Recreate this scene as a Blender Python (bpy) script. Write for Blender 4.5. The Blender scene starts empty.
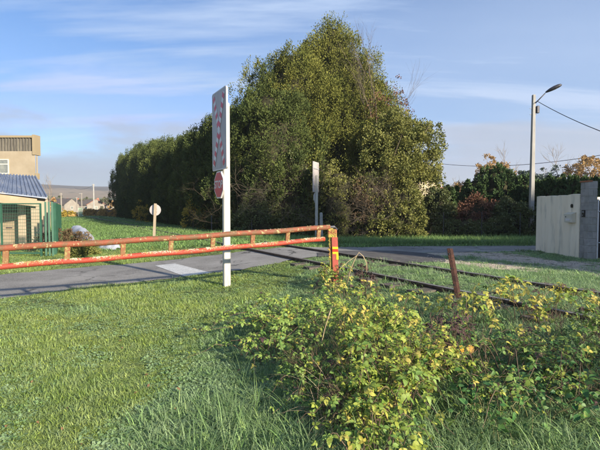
import bpy, math, random
import numpy as np
from mathutils import Vector
R = math.radians
rng = np.random.default_rng(7)
random.seed(7)
S = bpy.context.scene
COL = S.collection

# ------------------------------------------------------------------ camera
FPX, CX, CY, HZ, EYE = 440.0, 300.0, 225.0, 208.0, 1.5
PITCH = math.atan((CY - HZ) / FPX)
cam_d = bpy.data.cameras.new('camera')
cam = bpy.data.objects.new('camera', cam_d); COL.objects.link(cam)
cam_d.sensor_width = 36.0; cam_d.lens = FPX / 600.0 * 36.0
cam_d.clip_start = 0.05; cam_d.clip_end = 20000
cam.location = (0, 0, EYE); cam.rotation_euler = (R(90) - PITCH, 0, 0)
S.camera = cam

# ------------------------------------------------------------------ light
SUN_FROM = Vector((0.70, -0.71, 0)).normalized()      # low sun behind the camera, to the right
SUN_EL = R(20.0)
sd = bpy.data.lights.new('sun', 'SUN'); sd.energy = 4.6; sd.angle = R(1.5); sd.color = (1.0, 0.88, 0.70)
sun = bpy.data.objects.new('sun', sd); COL.objects.link(sun)
sv = Vector((SUN_FROM.x * math.cos(SUN_EL), SUN_FROM.y * math.cos(SUN_EL), math.sin(SUN_EL)))
sun.rotation_euler = sv.to_track_quat('Z', 'Y').to_euler()
sun.location = (20, -20, 12)
S.view_settings.view_transform = 'Standard'; S.view_settings.look = 'None'
S.view_settings.gamma = 1.0; S.view_settings.exposure = 1.38

W = bpy.data.worlds.new("World"); S.world = W; W.use_nodes = True
wn, wl = W.node_tree.nodes, W.node_tree.links
wn.clear()

def N(nodes, t, **kw):
    n = nodes.new(t)
    ins = kw.pop('ins', {})
    for k, v in kw.items(): setattr(n, k, v)
    for k, v in ins.items(): n.inputs[k].default_value = v
    return n
def ramp(nodes, stops, interp='LINEAR'):
    n = nodes.new('ShaderNodeValToRGB'); cr = n.color_ramp; cr.interpolation = interp
    while len(cr.elements) > 1: cr.elements.remove(cr.elements[0])
    cr.elements[0].position = stops[0][0]; c = stops[0][1]; cr.elements[0].color = (*c, 1) if len(c) == 3 else c
    for p, c in stops[1:]:
        e = cr.elements.new(p); e.color = (*c, 1) if len(c) == 3 else c
    return n
def g(v): return (v, v, v)
def mixc(nodes, links, fac, a, b, mode='MIX'):
    n = nodes.new('ShaderNodeMix'); n.data_type = 'RGBA'; n.blend_type = mode
    for sock, x in ((n.inputs[0], fac), (n.inputs[6], a), (n.inputs[7], b)):
        if isinstance(x, bpy.types.NodeSocket): links.new(x, sock)
        elif isinstance(x, (int, float)): sock.default_value = x
        else: sock.default_value = (*x, 1) if len(x) == 3 else x
    return n.outputs[2]
def math_(nodes, links, op, a, b=0.0, clamp=False):
    n = nodes.new('ShaderNodeMath'); n.operation = op; n.use_clamp = clamp
    for i, x in enumerate((a, b)):
        if isinstance(x, bpy.types.NodeSocket): links.new(x, n.inputs[i])
        else: n.inputs[i].default_value = x
    return n.outputs[0]

def build_world():
    tc = N(wn, 'ShaderNodeTexCoord'); sep = N(wn, 'ShaderNodeSeparateXYZ'); wl.new(tc.outputs['Generated'], sep.inputs[0])
    sky = N(wn, 'ShaderNodeTexSky', sky_type='NISHITA', sun_disc=False, sun_elevation=SUN_EL,
            sun_rotation=math.atan2(SUN_FROM.x, SUN_FROM.y), altitude=50, air_density=1.0, dust_density=0.4, ozone_density=2.2)
    x, y, z = sep.outputs
    zc = math_(wn, wl, 'MAXIMUM', z, 0.0)
    den = math_(wn, wl, 'ADD', zc, 0.12)
    px = math_(wn, wl, 'DIVIDE', x, den); py = math_(wn, wl, 'DIVIDE', y, den)
    cmb = N(wn, 'ShaderNodeCombineXYZ'); wl.new(px, cmb.inputs[0]); wl.new(py, cmb.inputs[1])
    # high thin streaks
    mp = N(wn, 'ShaderNodeMapping'); mp.inputs['Rotation'].default_value = (0, 0, R(33)); mp.inputs['Scale'].default_value = (0.45, 2.4, 1)
    mp.inputs['Location'].default_value = (3.1, 1.7, 0)
    wl.new(cmb.outputs[0], mp.inputs[0])
    n1 = N(wn, 'ShaderNodeTexNoise', ins={'Scale': 1.1, 'Detail': 7.0, 'Roughness': 0.58, 'Distortion': 0.35}); wl.new(mp.outputs[0], n1.inputs[0])
    r1 = ramp(wn, [(0.45, g(0)), (0.55, g(0.36)), (0.68, g(0.9))]); wl.new(n1.outputs[0], r1.inputs[0])
    mp2 = N(wn, 'ShaderNodeMapping'); mp2.inputs['Scale'].default_value = (0.25, 0.4, 1); mp2.inputs['Location'].default_value = (0.4, 5.0, 0)
    wl.new(cmb.outputs[0], mp2.inputs[0])
    n2 = N(wn, 'ShaderNodeTexNoise', ins={'Scale': 1.0, 'Detail': 5.0, 'Roughness': 0.5}); wl.new(mp2.outputs[0], n2.inputs[0])
    r2 = ramp(wn, [(0.42, g(0)), (0.72, g(0.5))]); wl.new(n2.outputs[0], r2.inputs[0])
    cir = math_(wn, wl, 'MAXIMUM', r1.outputs[0], r2.outputs[0])
    # general paling toward the horizon
    pale = ramp(wn, [(0.0, g(0.75)), (0.10, g(0.55)), (0.22, g(0.28)), (0.40, g(0.02)), (1.0, g(0.0))]); wl.new(zc, pale.inputs[0])
    fog = math_(wn, wl, 'ADD', cir, pale.outputs[0], True)
    c1 = mixc(wn, wl, 1.0, sky.outputs[0], (0.52, 0.82, 1.14), 'MULTIPLY')
    lt = mixc(wn, wl, 1.0, mixc(wn, wl, 1.0, sky.outputs[0], (0.80, 0.94, 1.16), 'MULTIPLY'), (3.5, 4.5, 6.3), 'LIGHTEN')
    c2 = mixc(wn, wl, fog, c1, lt)
    # low grey-mauve bank with an uneven top
    mp3 = N(wn, 'ShaderNodeMapping'); mp3.inputs['Scale'].default_value = (2.6, 2.6, 10.0); wl.new(tc.outputs['Generated'], mp3.inputs[0])
    n3 = N(wn, 'ShaderNodeTexNoise', ins={'Scale': 1.3, 'Detail': 6.0, 'Roughness': 0.55}); wl.new(mp3.outputs[0], n3.inputs[0])
    top = math_(wn, wl, 'MULTIPLY', n3.outputs[0], 0.355)
    dlt = math_(wn, wl, 'SUBTRACT', top, z)
    bank = ramp(wn, [(0.0, g(0)), (0.05, g(0.7)), (0.12, g(0.92))]); wl.new(dlt, bank.inputs[0])
    gap = ramp(wn, [(0.0, g(0.8)), (0.03, g(0.6)), (0.075, g(1))]); wl.new(zc, gap.inputs[0])
    bk = math_(wn, wl, 'MULTIPLY', bank.outputs[0], gap.outputs[0])
    c3 = mixc(wn, wl, bk, c2, (3.1, 3.5, 4.35))
    bg = N(wn, 'ShaderNodeBackground'); bg.inputs[1].default_value = 0.061
    wl.new(c3, bg.inputs[0])
    out = N(wn, 'ShaderNodeOutputWorld'); wl.new(bg.outputs[0], out.inputs[0])
build_world()

# ------------------------------------------------------------------ geometry helpers
TC = np.array([3.74, 5.48]); TD = np.array([-0.498, 0.867]); TD /= np.linalg.norm(TD)
TN = np.array([TD[1], -TD[0]])                        # to the right of the track direction
def T(x, y):                                          # ground height: low embankment under the track
    d = (np.asarray(x) - TC[0]) * TN[0] + (np.asarray(y) - TC[1]) * TN[1]
    return 0.25 * np.exp(-(d / 2.7) ** 2)
def ray(u, v):
    a = (u - CX) / FPX; b = (CY - v) / FPX; c, s = math.cos(PITCH), math.sin(PITCH)
    return np.array([a, c + b * s, -s + b * c])
def at(u, v, dz=0.0):                                 # point of the ground under a picture position
    d = ray(u, v); t = (EYE - dz) / -d[2]
    for _ in range(12):
        p = d * t; t = (EYE - dz - float(T(p[0], p[1]))) / -d[2]
    p = d * t
    return Vector((p[0], p[1], EYE + p[2]))
def P(u, v, Y):
    d = ray(u, v); t = Y / d[1]
    return Vector((d[0] * t, Y, EYE + d[2] * t))
def X(u, Y): return (u - CX) / FPX * Y

def link(o, parent=None):
    COL.objects.link(o)
    if parent is not None: o.parent = parent
    return o
def wloc(o):
    p = Vector((0, 0, 0))
    while o is not None: p = p + o.location; o = o.parent
    return p
def tag(o, label=None, cat=None, group=None, kind=None):
    if label: o['label'] = label
    if cat: o['category'] = cat
    if group: o['group'] = group
    if kind: o['kind'] = kind
    return o
def thing(name, loc, label, cat, group=None):
    o = bpy.data.objects.new(name, None); o.location = loc; o.empty_display_size = 0.2
    link(o); return tag(o, label, cat, group)

class MB:
    def __init__(s): s.v = []; s.f = []; s.m = []; s.cur = 0
    def add(s, vs, fs):
        b = len(s.v); s.v += [tuple(map(float, p)) for p in vs]; s.f += [tuple(i + b for i in f) for f in fs]; s.m += [s.cur] * len(fs); return s
    def box(s, lo, hi, rz=0, c=None, M=None):
        x0, y0, z0 = lo; x1, y1, z1 = hi
        vs = [(x0,y0,z0),(x1,y0,z0),(x1,y1,z0),(x0,y1,z0),(x0,y0,z1),(x1,y0,z1),(x1,y1,z1),(x0,y1,z1)]
        if M is not None: vs = [M @ Vector(p) for p in vs]
        return s.add(vs, [(0,3,2,1),(4,5,6,7),(0,1,5,4),(1,2,6,5),(2,3,7,6),(3,0,4,7)])
    def tube(s, pts, r, n=8, caps=True, sq=False):
        pts = [Vector(p) for p in pts]; k = len(pts); rs = r if hasattr(r, '__len__') else [r] * k
        vs = []; up = Vector((0, 0, 1)); prev = None
        for i, p in enumerate(pts):
            d = (pts[min(i + 1, k - 1)] - pts[max(i - 1, 0)]).normalized()
            a = prev if prev is not None else (d.cross(up) if abs(d.dot(up)) < 0.95 else d.cross(Vector((0, 1, 0))))
            a = (a - d * a.dot(d)).normalized(); b = d.cross(a).normalized(); prev = a
            for j in range(n):
                t = 2 * math.pi * (j + (0.5 if sq else 0)) / n
                vs.append(p + (a * math.cos(t) + b * math.sin(t)) * rs[i])
        fs = [(i*n+j, i*n+(j+1)%n, (i+1)*n+(j+1)%n, (i+1)*n+j) for i in range(k-1) for j in range(n)]
        if caps: fs += [tuple(range(n))[::-1], tuple((k-1)*n+j for j in range(n))]
        return s.add(vs, fs)
    def prism(s, poly, off):                          # poly: 3D points, off: thickness vector
        n = len(poly); off = Vector(off); vs = [Vector(p) for p in poly] + [Vector(p) + off for p in poly]
        return s.add(vs, [tuple(range(n)), tuple(range(2*n-1, n-1, -1))] + [(i, i+n, (i+1)%n+n, (i+1)%n) for i in range(n)])
    def build(s, name, mat, parent=None, smooth=False, bevel=0, loc=None):
        me = bpy.data.meshes.new(name); off = wloc(parent) if parent is not None else Vector((0,0,0))
        if loc is not None: off = Vector(loc)
        me.from_pydata([(a-off.x, b-off.y, c-off.z) for a, b, c in s.v], [], s.f)
        for m in (mat if isinstance(mat, (list, tuple)) else [mat]): me.materials.append(m)
        if any(s.m): me.polygons.foreach_set('material_index', s.m)
        o = bpy.data.objects.new(name, me); link(o, parent)
        if loc is not None: o.location = Vector(loc) - (wloc(parent) if parent is not None else Vector((0,0,0)))
        import bmesh
        bm = bmesh.new(); bm.from_mesh(me); bmesh.ops.recalc_face_normals(bm, faces=bm.faces)
        if bevel: bmesh.ops.bevel(bm, geom=bm.edges[:], offset=bevel, segments=1, affect='EDGES')
        bm.to_mesh(me); bm.free()
        if smooth: me.shade_smooth()
        return o
def npmesh(name, V, F, mat, parent=None, attr=None, smooth=False, midx=None, kind=None):
    V = np.asarray(V, float).reshape(-1, 3); F = np.asarray(F, np.int32); k = F.shape[1]
    off = np.array(wloc(parent)) if parent is not None else 0.0
    me = bpy.data.meshes.new(name)
    me.vertices.add(len(V)); me.vertices.foreach_set('co', (V - off).astype(np.float32).ravel())
    me.loops.add(F.size); me.loops.foreach_set('vertex_index', F.ravel())
    me.polygons.add(len(F)); me.polygons.foreach_set('loop_start', np.arange(0, F.size, k, dtype=np.int32))
    for m in (mat if isinstance(mat, (list, tuple)) else [mat]): me.materials.append(m)
    if midx is not None: me.polygons.foreach_set('material_index', np.asarray(midx, np.int32))
    me.update(calc_edges=True)
    if attr is not None:
        a = me.attributes.new('v', 'FLOAT', 'FACE'); a.data.foreach_set('value', np.asarray(attr, np.float32))
    if smooth: me.shade_smooth()
    o = bpy.data.objects.new(name, me); link(o, parent)
    if kind: o['kind'] = kind
    return o

# ------------------------------------------------------------------ materials
def mat(name, c1, c2=None, scale=3.0, rough=0.8, bump=0.0, c3=None, t3=(0.6, 0.7), s3=9.0, metal=0.0, spec=0.35,
        attr=False, transl=0.0, detail=5.0, stretch=(1, 1, 1), bscale=None, obj_rnd=0.0, spots=None, t1=(0.35, 0.65)):
    m = bpy.data.materials.new(name); m.use_nodes = True; n, l = m.node_tree.nodes, m.node_tree.links
    b = n['Principled BSDF']; b.inputs['Roughness'].default_value = rough; b.inputs['Metallic'].default_value = metal
    b.inputs['Specular IOR Level'].default_value = spec
    geo = N(n, 'ShaderNodeNewGeometry'); mp = N(n, 'ShaderNodeMapping'); mp.inputs['Scale'].default_value = stretch
    l.new(geo.outputs['Position'], mp.inputs[0])
    c2 = c2 or c1
    nz = N(n, 'ShaderNodeTexNoise', ins={'Scale': scale, 'Detail': detail, 'Roughness': 0.6}); l.new(mp.outputs[0], nz.inputs[0])
    rp = ramp(n, [(t1[0], g(0)), (t1[1], g(1))]); l.new(nz.outputs[0], rp.inputs[0])
    fac = rp.outputs[0]
    if attr:
        at_ = N(n, 'ShaderNodeAttribute', attribute_name='v')
        fac = math_(n, l, 'ADD', math_(n, l, 'MULTIPLY', fac, 0.4), math_(n, l, 'MULTIPLY', at_.outputs['Fac'], 0.6))
    col = mixc(n, l, fac, c1, c2)
    if c3:
        n3 = N(n, 'ShaderNodeTexNoise', ins={'Scale': s3, 'Detail': 6.0, 'Roughness': 0.65}); l.new(mp.outputs[0], n3.inputs[0])
        r3 = ramp(n, [(t3[0], g(0)), (t3[1], g(1))]); l.new(n3.outputs[0], r3.inputs[0]); col = mixc(n, l, r3.outputs[0], col, c3)
    if spots:
        n4 = N(n, 'ShaderNodeTexNoise', ins={'Scale': spots[1], 'Detail': 3.0, 'Roughness': 0.6}); l.new(geo.outputs['Position'], n4.inputs[0])
        r4 = ramp(n, [(spots[2], g(0)), (spots[2] + 0.03, g(1))]); l.new(n4.outputs[0], r4.inputs[0]); col = mixc(n, l, r4.outputs[0], col, spots[0])
    if obj_rnd:
        oi = N(n, 'ShaderNodeObjectInfo'); hs = N(n, 'ShaderNodeHueSaturation')
        hv = math_(n, l, 'ADD', math_(n, l, 'MULTIPLY', oi.outputs['Random'], 2 * obj_rnd), 1 - obj_rnd)
        l.new(hv, hs.inputs['Value']); l.new(col, hs.inputs['Color'])
        hh = math_(n, l, 'ADD', math_(n, l, 'MULTIPLY', oi.outputs['Random'], -0.05 * (obj_rnd > 0)), 0.525); l.new(hh, hs.inputs['Hue'])
        col = hs.outputs[0]
    l.new(col, b.inputs['Base Color'])
    if bump:
        bn = N(n, 'ShaderNodeTexNoise', ins={'Scale': bscale or scale * 6, 'Detail': 6.0, 'Roughness': 0.65}); l.new(mp.outputs[0], bn.inputs[0])
        bp = N(n, 'ShaderNodeBump', ins={'Strength': bump, 'Distance': 0.02}); l.new(bn.outputs[0], bp.inputs['Height']); l.new(bp.outputs[0], b.inputs['Normal'])
    if transl:
        tr = N(n, 'ShaderNodeBsdfTranslucent'); l.new(col, tr.inputs[0]); mx = N(n, 'ShaderNodeMixShader'); mx.inputs[0].default_value = transl
        l.new(b.outputs[0], mx.inputs[1]); l.new(tr.outputs[0], mx.inputs[2]); l.new(mx.outputs[0], n['Material Output'].inputs[0])
    return m

M = {}
M['asphalt'] = mat('asphalt', (0.17, 0.163, 0.155), (0.29, 0.28, 0.265), 0.9, 0.9, 0.9, c3=(0.36, 0.35, 0.33), t3=(0.50, 0.66), s3=45, bscale=60, spec=0.25)
def cracks(m, sc, w, dark):
    n, l = m.node_tree.nodes, m.node_tree.links; b = n['Principled BSDF']; src = b.inputs['Base Color'].links[0].from_socket
    geo = N(n, 'ShaderNodeNewGeometry'); nz = N(n, 'ShaderNodeTexNoise', ins={'Scale': 1.5, 'Detail': 5.0}); l.new(geo.outputs['Position'], nz.inputs[0])
    ad = n.new('ShaderNodeVectorMath'); ad.operation = 'MULTIPLY_ADD'; l.new(nz.outputs['Color'], ad.inputs[0]); ad.inputs[1].default_value = (.9, .9, .9); l.new(geo.outputs['Position'], ad.inputs[2])
    vo = N(n, 'ShaderNodeTexVoronoi', feature='DISTANCE_TO_EDGE', ins={'Scale': sc}); l.new(ad.outputs[0], vo.inputs[0])
    rp = ramp(n, [(0.0, g(1)), (w, g(0.5)), (w * 1.6, g(0))]); l.new(vo.outputs['Distance'], rp.inputs[0])
    n2 = N(n, 'ShaderNodeTexNoise', ins={'Scale': .5, 'Detail': 3.0}); l.new(geo.outputs['Position'], n2.inputs[0]); r2 = ramp(n, [(0.45, g(0)), (0.55, g(1))]); l.new(n2.outputs[0], r2.inputs[0])
    f = math_(n, l, 'MULTIPLY', rp.outputs[0], r2.outputs[0]); c = mixc(n, l, f, src, dark); l.new(c, b.inputs['Base Color']); return m
cracks(M['asphalt'], 0.55, 0.012, (0.05, 0.05, 0.048))
M['asphalt_dark'] = mat('asphalt_dark', (0.075, 0.073, 0.073), (0.135, 0.13, 0.128), 2.5, 0.9, 0.9, c3=(0.16, 0.15, 0.15), t3=(0.58, 0.7), s3=60, bscale=80, spec=0.25)
M['marking'] = mat('road_marking', (0.60, 0.60, 0.58), (0.48, 0.48, 0.47), 6, 0.7, 0.3, c3=(0.25, 0.25, 0.24), t3=(0.54, 0.62), s3=28)
M['gravel'] = mat('gravel', (0.36, 0.29, 0.22), (0.62, 0.52, 0.41), 26.0, 0.95, 1.0, c3=(0.12, 0.15, 0.06), t3=(0.53, 0.60), s3=1.7, bscale=60)
M['stone'] = mat('gravel_stone', (0.25, 0.22, 0.19), (0.46, 0.42, 0.37), 20, 0.9, 0)
M['rail'] = mat('rail_steel', (0.055, 0.04, 0.032), (0.13, 0.085, 0.06), 9, 0.7, 0.3, metal=0.2)
M['railtop'] = mat('rail_head', (0.16, 0.14, 0.13), (0.26, 0.24, 0.23), 5, 0.5, 0.1, metal=0.3)
M['paint_or'] = mat('barrier_paint', (0.27, 0.075, 0.038), (0.21, 0.07, 0.038), 3.0, 0.6, 0.4, c3=(0.16, 0.09, 0.045), t3=(0.46, 0.60), s3=9, spots=((0.36, 0.30, 0.15), 15, 0.61), bscale=60)
M['paint_red'] = mat('barrier_lower_paint', (0.38, 0.05, 0.03), (0.30, 0.06, 0.035), 3.0, 0.5, 0.4, c3=(0.25, 0.12, 0.05), t3=(0.56, 0.64), s3=11, spots=((0.45, 0.34, 0.12), 25, 0.66), bscale=60)
M['spacer'] = mat('spacer_paint', (0.24, 0.09, 0.045), (0.21, 0.13, 0.06), 8.0, 0.8, 0.4, c3=(0.30, 0.26, 0.10), t3=(0.52, 0.6), s3=24, bscale=60)
M['lichen'] = mat('lichen', (0.50, 0.46, 0.35), (0.36, 0.30, 0.13), 9.0, 0.95, 0.4, t1=(0.45, 0.55))
M['post_red'] = mat('post_red', (0.42, 0.085, 0.06), (0.30, 0.07, 0.05), 5, 0.65, 0.3, c3=(0.20, 0.10, 0.05), t3=(0.60, 0.68), s3=14)
M['post_lichen'] = mat('post_lichen', (0.36, 0.11, 0.06), (0.26, 0.25, 0.06), 9, 0.85, 0.5, c3=(0.40, 0.36, 0.07), t3=(0.48, 0.56), s3=15)
M['yellow'] = mat('reflector_yellow', (0.85, 0.55, 0.02), (0.75, 0.48, 0.03), 8, 0.4)
M['red_s'] = mat('reflector_red', (0.65, 0.04, 0.02), None, 8, 0.4)
M['white_metal'] = mat('white_painted_steel', (0.42, 0.405, 0.36), (0.50, 0.49, 0.45), 2, 0.5, 0.05, c3=(0.27, 0.25, 0.20), t3=(0.55, 0.75), s3=5, stretch=(3, 3, 0.6))
M['galv'] = mat('galvanised_steel', (0.42, 0.43, 0.44), (0.52, 0.53, 0.54), 4, 0.5, 0.05, metal=0.35)
M['panel_grey'] = mat('panel_grey', (0.46, 0.42, 0.42), (0.40, 0.37, 0.37), 3, 0.5, c3=(0.33, 0.30, 0.27), t3=(0.55, 0.75), s3=4, stretch=(2, 2, .6))
M['sign_white'] = mat('sign_white', (0.60, 0.58, 0.57), (0.68, 0.66, 0.65), 4, 0.4, c3=(0.45, 0.43, 0.39), t3=(0.58, 0.75), s3=6)
M['sign_red'] = mat('sign_red', (0.62, 0.035, 0.055), (0.52, 0.04, 0.06), 5, 0.4)
M['rust'] = mat('rusty_iron', (0.04, 0.02, 0.017), (0.085, 0.038, 0.028), 12, 0.9, 0.6, c3=(0.04, 0.02, 0.018), t3=(0.55, 0.65), s3=20)
M['concrete'] = mat('lamp_concrete', (0.30, 0.29, 0.27), (0.38, 0.37, 0.34), 4, 0.9, 0.3, stretch=(1, 1, 0.4))
M['dark_metal'] = mat('dark_metal', (0.05, 0.05, 0.06), (0.08, 0.08, 0.09), 8, 0.5, metal=0.4)
M['lamp_glass'] = mat('lamp_lens', (0.30, 0.32, 0.33), (0.20, 0.21, 0.22), 6, 0.2)
M['cable'] = mat('cable', (0.03, 0.03, 0.035), None, 3, 0.6)
M['render_w'] = mat('wall_render', (0.80, 0.69, 0.51), (0.87, 0.77, 0.60), 1.2, 0.9, 0.15, c3=(0.44, 0.41, 0.33), t3=(0.52, 0.75), s3=1.6, stretch=(3, 3, 0.5), bscale=50)
M['block'] = mat('concrete_block', (0.26, 0.25, 0.235), (0.36, 0.345, 0.32), 6, 0.95, 0.8, c3=(0.17, 0.165, 0.15), t3=(0.55, 0.72), s3=3, bscale=50, obj_rnd=0.12)
M['mortar'] = mat('mortar', (0.40, 0.38, 0.35), (0.32, 0.31, 0.28), 8, 0.95, 0.5)
M['tile'] = mat('terracotta', (0.42, 0.15, 0.07), (0.30, 0.12, 0.07), 9, 0.9, 0.3)
M['mailbox'] = mat('mailbox_cream', (0.62, 0.58, 0.47), (0.56, 0.52, 0.42), 5, 0.6)
M['black'] = mat('black_plastic', (0.012, 0.012, 0.014), None, 3, 0.4)
M['gate_wood'] = mat('gate_board', (0.48, 0.30, 0.15), (0.56, 0.38, 0.2), 3, 0.7, 0.2, stretch=(8, 8, 0.7))
M['ochre'] = mat('ochre_render', (0.31, 0.255, 0.18), (0.38, 0.32, 0.235), 0.8, 0.95, 0.3, c3=(0.30, 0.24, 0.16), t3=(0.48, 0.72), s3=1.1, bscale=10)
M['parapet'] = mat('weathered_sheet', (0.075, 0.07, 0.06), (0.15, 0.135, 0.11), 2.0, 0.9, 0.4, c3=(0.22, 0.20, 0.15), t3=(0.56, 0.7), s3=1.4, stretch=(4, 4, 0.5))
M['trim_ochre'] = mat('ochre_trim', (0.30, 0.24, 0.15), (0.30, 0.24, 0.15), 3, 0.9, 0.3)
M['glass'] = mat('window_glass', (0.10, 0.12, 0.13), (0.28, 0.29, 0.25), 1.5, 0.08, spec=0.8)
M['frame_w'] = mat('window_frame', (0.60, 0.58, 0.50), None, 3, 0.6)
M['roof_blue'] = mat('blue_sheet_roof', (0.12, 0.15, 0.22), (0.22, 0.25, 0.31), 1.1, 0.45, 0.15, c3=(0.30, 0.29, 0.28), t3=(0.56, 0.7), s3=1.6, stretch=(1.5, 1.5, 1.5), metal=0.2)
M['cream_wood'] = mat('cream_wood', (0.32, 0.24, 0.155), (0.40, 0.31, 0.21), 2, 0.8, 0.2, c3=(0.35, 0.26, 0.17), t3=(0.6, 0.7), s3=5)
M['plank'] = mat('pale_plank', (0.42, 0.33, 0.23), (0.50, 0.41, 0.30), 3, 0.85, 0.3, stretch=(9, 9, 1))
M['plank_d'] = mat('dark_plank', (0.20, 0.15, 0.10), (0.30, 0.22, 0.15), 3, 0.85, 0.3, stretch=(9, 9, 1))
M['shed_in'] = mat('shed_inside', (0.16, 0.13, 0.10), (0.24, 0.20, 0.15), 2, 0.95)
M['green_metal'] = mat('green_fence_paint', (0.025, 0.085, 0.055), (0.04, 0.115, 0.075), 4, 0.5)
M['plastic'] = mat('white_plastic_sheet', (0.40, 0.42, 0.47), (0.52, 0.53, 0.56), 3, 0.5, 0.5, c3=(0.35, 0.34, 0.33), t3=(0.62, 0.75), s3=4, bscale=9)
M['bark'] = mat('bark', (0.09, 0.07, 0.05), (0.16, 0.125, 0.09), 6, 0.95, 0.6, stretch=(3, 3, 0.6))
M['bark_pale'] = mat('pale_twig', (0.24, 0.19, 0.14), (0.32, 0.26, 0.20), 3, 0.9)
M['twig'] = mat('brown_twig', (0.10, 0.08, 0.06), (0.17, 0.135, 0.10), 3, 0.9)
M['wood_post'] = mat('weathered_post', (0.34, 0.27, 0.19), (0.42, 0.35, 0.26), 5, 0.9, 0.4, stretch=(6, 6, 1))
M['stonewall'] = mat('rubble_stone', (0.42, 0.35, 0.24), (0.56, 0.47, 0.33), 2.0, 0.95, 0.6, c3=(0.28, 0.23, 0.17), t3=(0.55, 0.62), s3=5)
M['slate'] = mat('dark_roof', (0.07, 0.06, 0.055), (0.12, 0.10, 0.09), 3, 0.8, 0.3)
M['redroof'] = mat('red_roof', (0.34, 0.13, 0.08), (0.42, 0.18, 0.11), 2, 0.8, 0.3)
M['housewall'] = mat('house_wall', (0.24, 0.21, 0.175), (0.31, 0.275, 0.23), 1, 0.9)
# foliage
M['cyp'] = mat('cypress_leaf', (0.028, 0.05, 0.018), (0.13, 0.155, 0.042), 0.55, 0.85, attr=True, transl=0.12, spec=0.12)
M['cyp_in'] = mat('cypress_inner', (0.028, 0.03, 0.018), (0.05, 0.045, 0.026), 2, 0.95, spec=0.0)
M['cyp_y'] = mat('cypress_leaf_olive', (0.035, 0.06, 0.014), (0.27, 0.265, 0.062), 0.6, 0.85, attr=True, transl=0.15, spec=0.12, c3=(0.20, 0.09, 0.03), t3=(0.70, 0.76), s3=0.8)
M['olive'] = mat('olive_leaf', (0.06, 0.085, 0.02), (0.30, 0.29, 0.075), 0.7, 0.7, attr=True, transl=0.2)
M['ivy'] = mat('ivy_leaf', (0.04, 0.066, 0.024), (0.17, 0.18, 0.06), 0.7, 0.55, attr=True, transl=0.08)
M['brownleaf'] = mat('brown_leaf', (0.05, 0.035, 0.02), (0.18, 0.12, 0.06), 0.8, 0.85, attr=True, transl=0.15)
M['redleaf'] = mat('red_leaf', (0.10, 0.045, 0.03), (0.24, 0.12, 0.07), 1.0, 0.85, attr=True, transl=0.15)
M['yellowleaf'] = mat('yellow_leaf', (0.25, 0.20, 0.03), (0.55, 0.40, 0.06), 1.0, 0.7, attr=True, transl=0.25)
M['autumn'] = mat('autumn_leaf', (0.26, 0.16, 0.06), (0.55, 0.36, 0.15), 0.4, 0.85, attr=True, transl=0.25)
M['conif'] = mat('conifer_leaf', (0.03, 0.062, 0.024), (0.10, 0.155, 0.055), 0.8, 0.85, attr=True, transl=0.08, spec=0.12)
M['cedar'] = mat('blue_cedar_leaf', (0.07, 0.10, 0.085), (0.15, 0.19, 0.16), 0.5, 0.85, attr=True, transl=0.1)
M['beech'] = mat('beech_hedge_leaf', (0.45, 0.28, 0.09), (0.75, 0.52, 0.18), 0.8, 0.85, attr=True, transl=0.2)
M['fargreen'] = mat('far_tree_leaf', (0.05, 0.065, 0.035), (0.14, 0.14, 0.07), 0.08, 0.9, attr=True)
M['br_y'] = mat('bramble_yellow', (0.40, 0.37, 0.06), (0.55, 0.48, 0.12), 7, 0.55, 0.15, transl=0.3, c3=(0.30, 0.38, 0.05), t3=(0.52, 0.66), s3=30, obj_rnd=0.22, bscale=120)
M['br_g'] = mat('bramble_green', (0.09, 0.18, 0.035), (0.20, 0.30, 0.065), 6, 0.5, 0.2, transl=0.2, obj_rnd=0.3, bscale=120, c3=(0.35, 0.34, 0.07), t3=(0.60, 0.68), s3=25)
M['br_lime'] = mat('bramble_lime', (0.17, 0.26, 0.035), (0.33, 0.39, 0.07), 7, 0.5, 0.2, transl=0.3, obj_rnd=0.25, bscale=120, c3=(0.12, 0.2, 0.03), t3=(0.58, 0.7), s3=30)
M['br_d'] = mat('bramble_dark', (0.03, 0.018, 0.018), (0.075, 0.042, 0.036), 8, 0.75, 0.2, obj_rnd=0.3)
M['br_o'] = mat('bramble_orange', (0.62, 0.30, 0.03), (0.70, 0.42, 0.05), 9, 0.5, 0.2, transl=0.3, spots=((0.12, 0.05, 0.02), 60, 0.62))
M['cane'] = mat('cane', (0.09, 0.06, 0.04), (0.17, 0.115, 0.075), 9, 0.7)
M['cane_g'] = mat('green_stem', (0.16, 0.16, 0.06), (0.22, 0.2, 0.09), 9, 0.7)
M['straw'] = mat('dry_grass', (0.42, 0.32, 0.19), (0.58, 0.47, 0.30), 9, 0.8, transl=0.2, attr=True)
M['broad'] = mat('weed_leaf', (0.045, 0.13, 0.03), (0.10, 0.21, 0.055), 9, 0.45, 0.2, transl=0.15, obj_rnd=0.25)
M['litter'] = mat('fallen_leaf', (0.13, 0.065, 0.035), (0.26, 0.15, 0.07), 5, 0.8)

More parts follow.
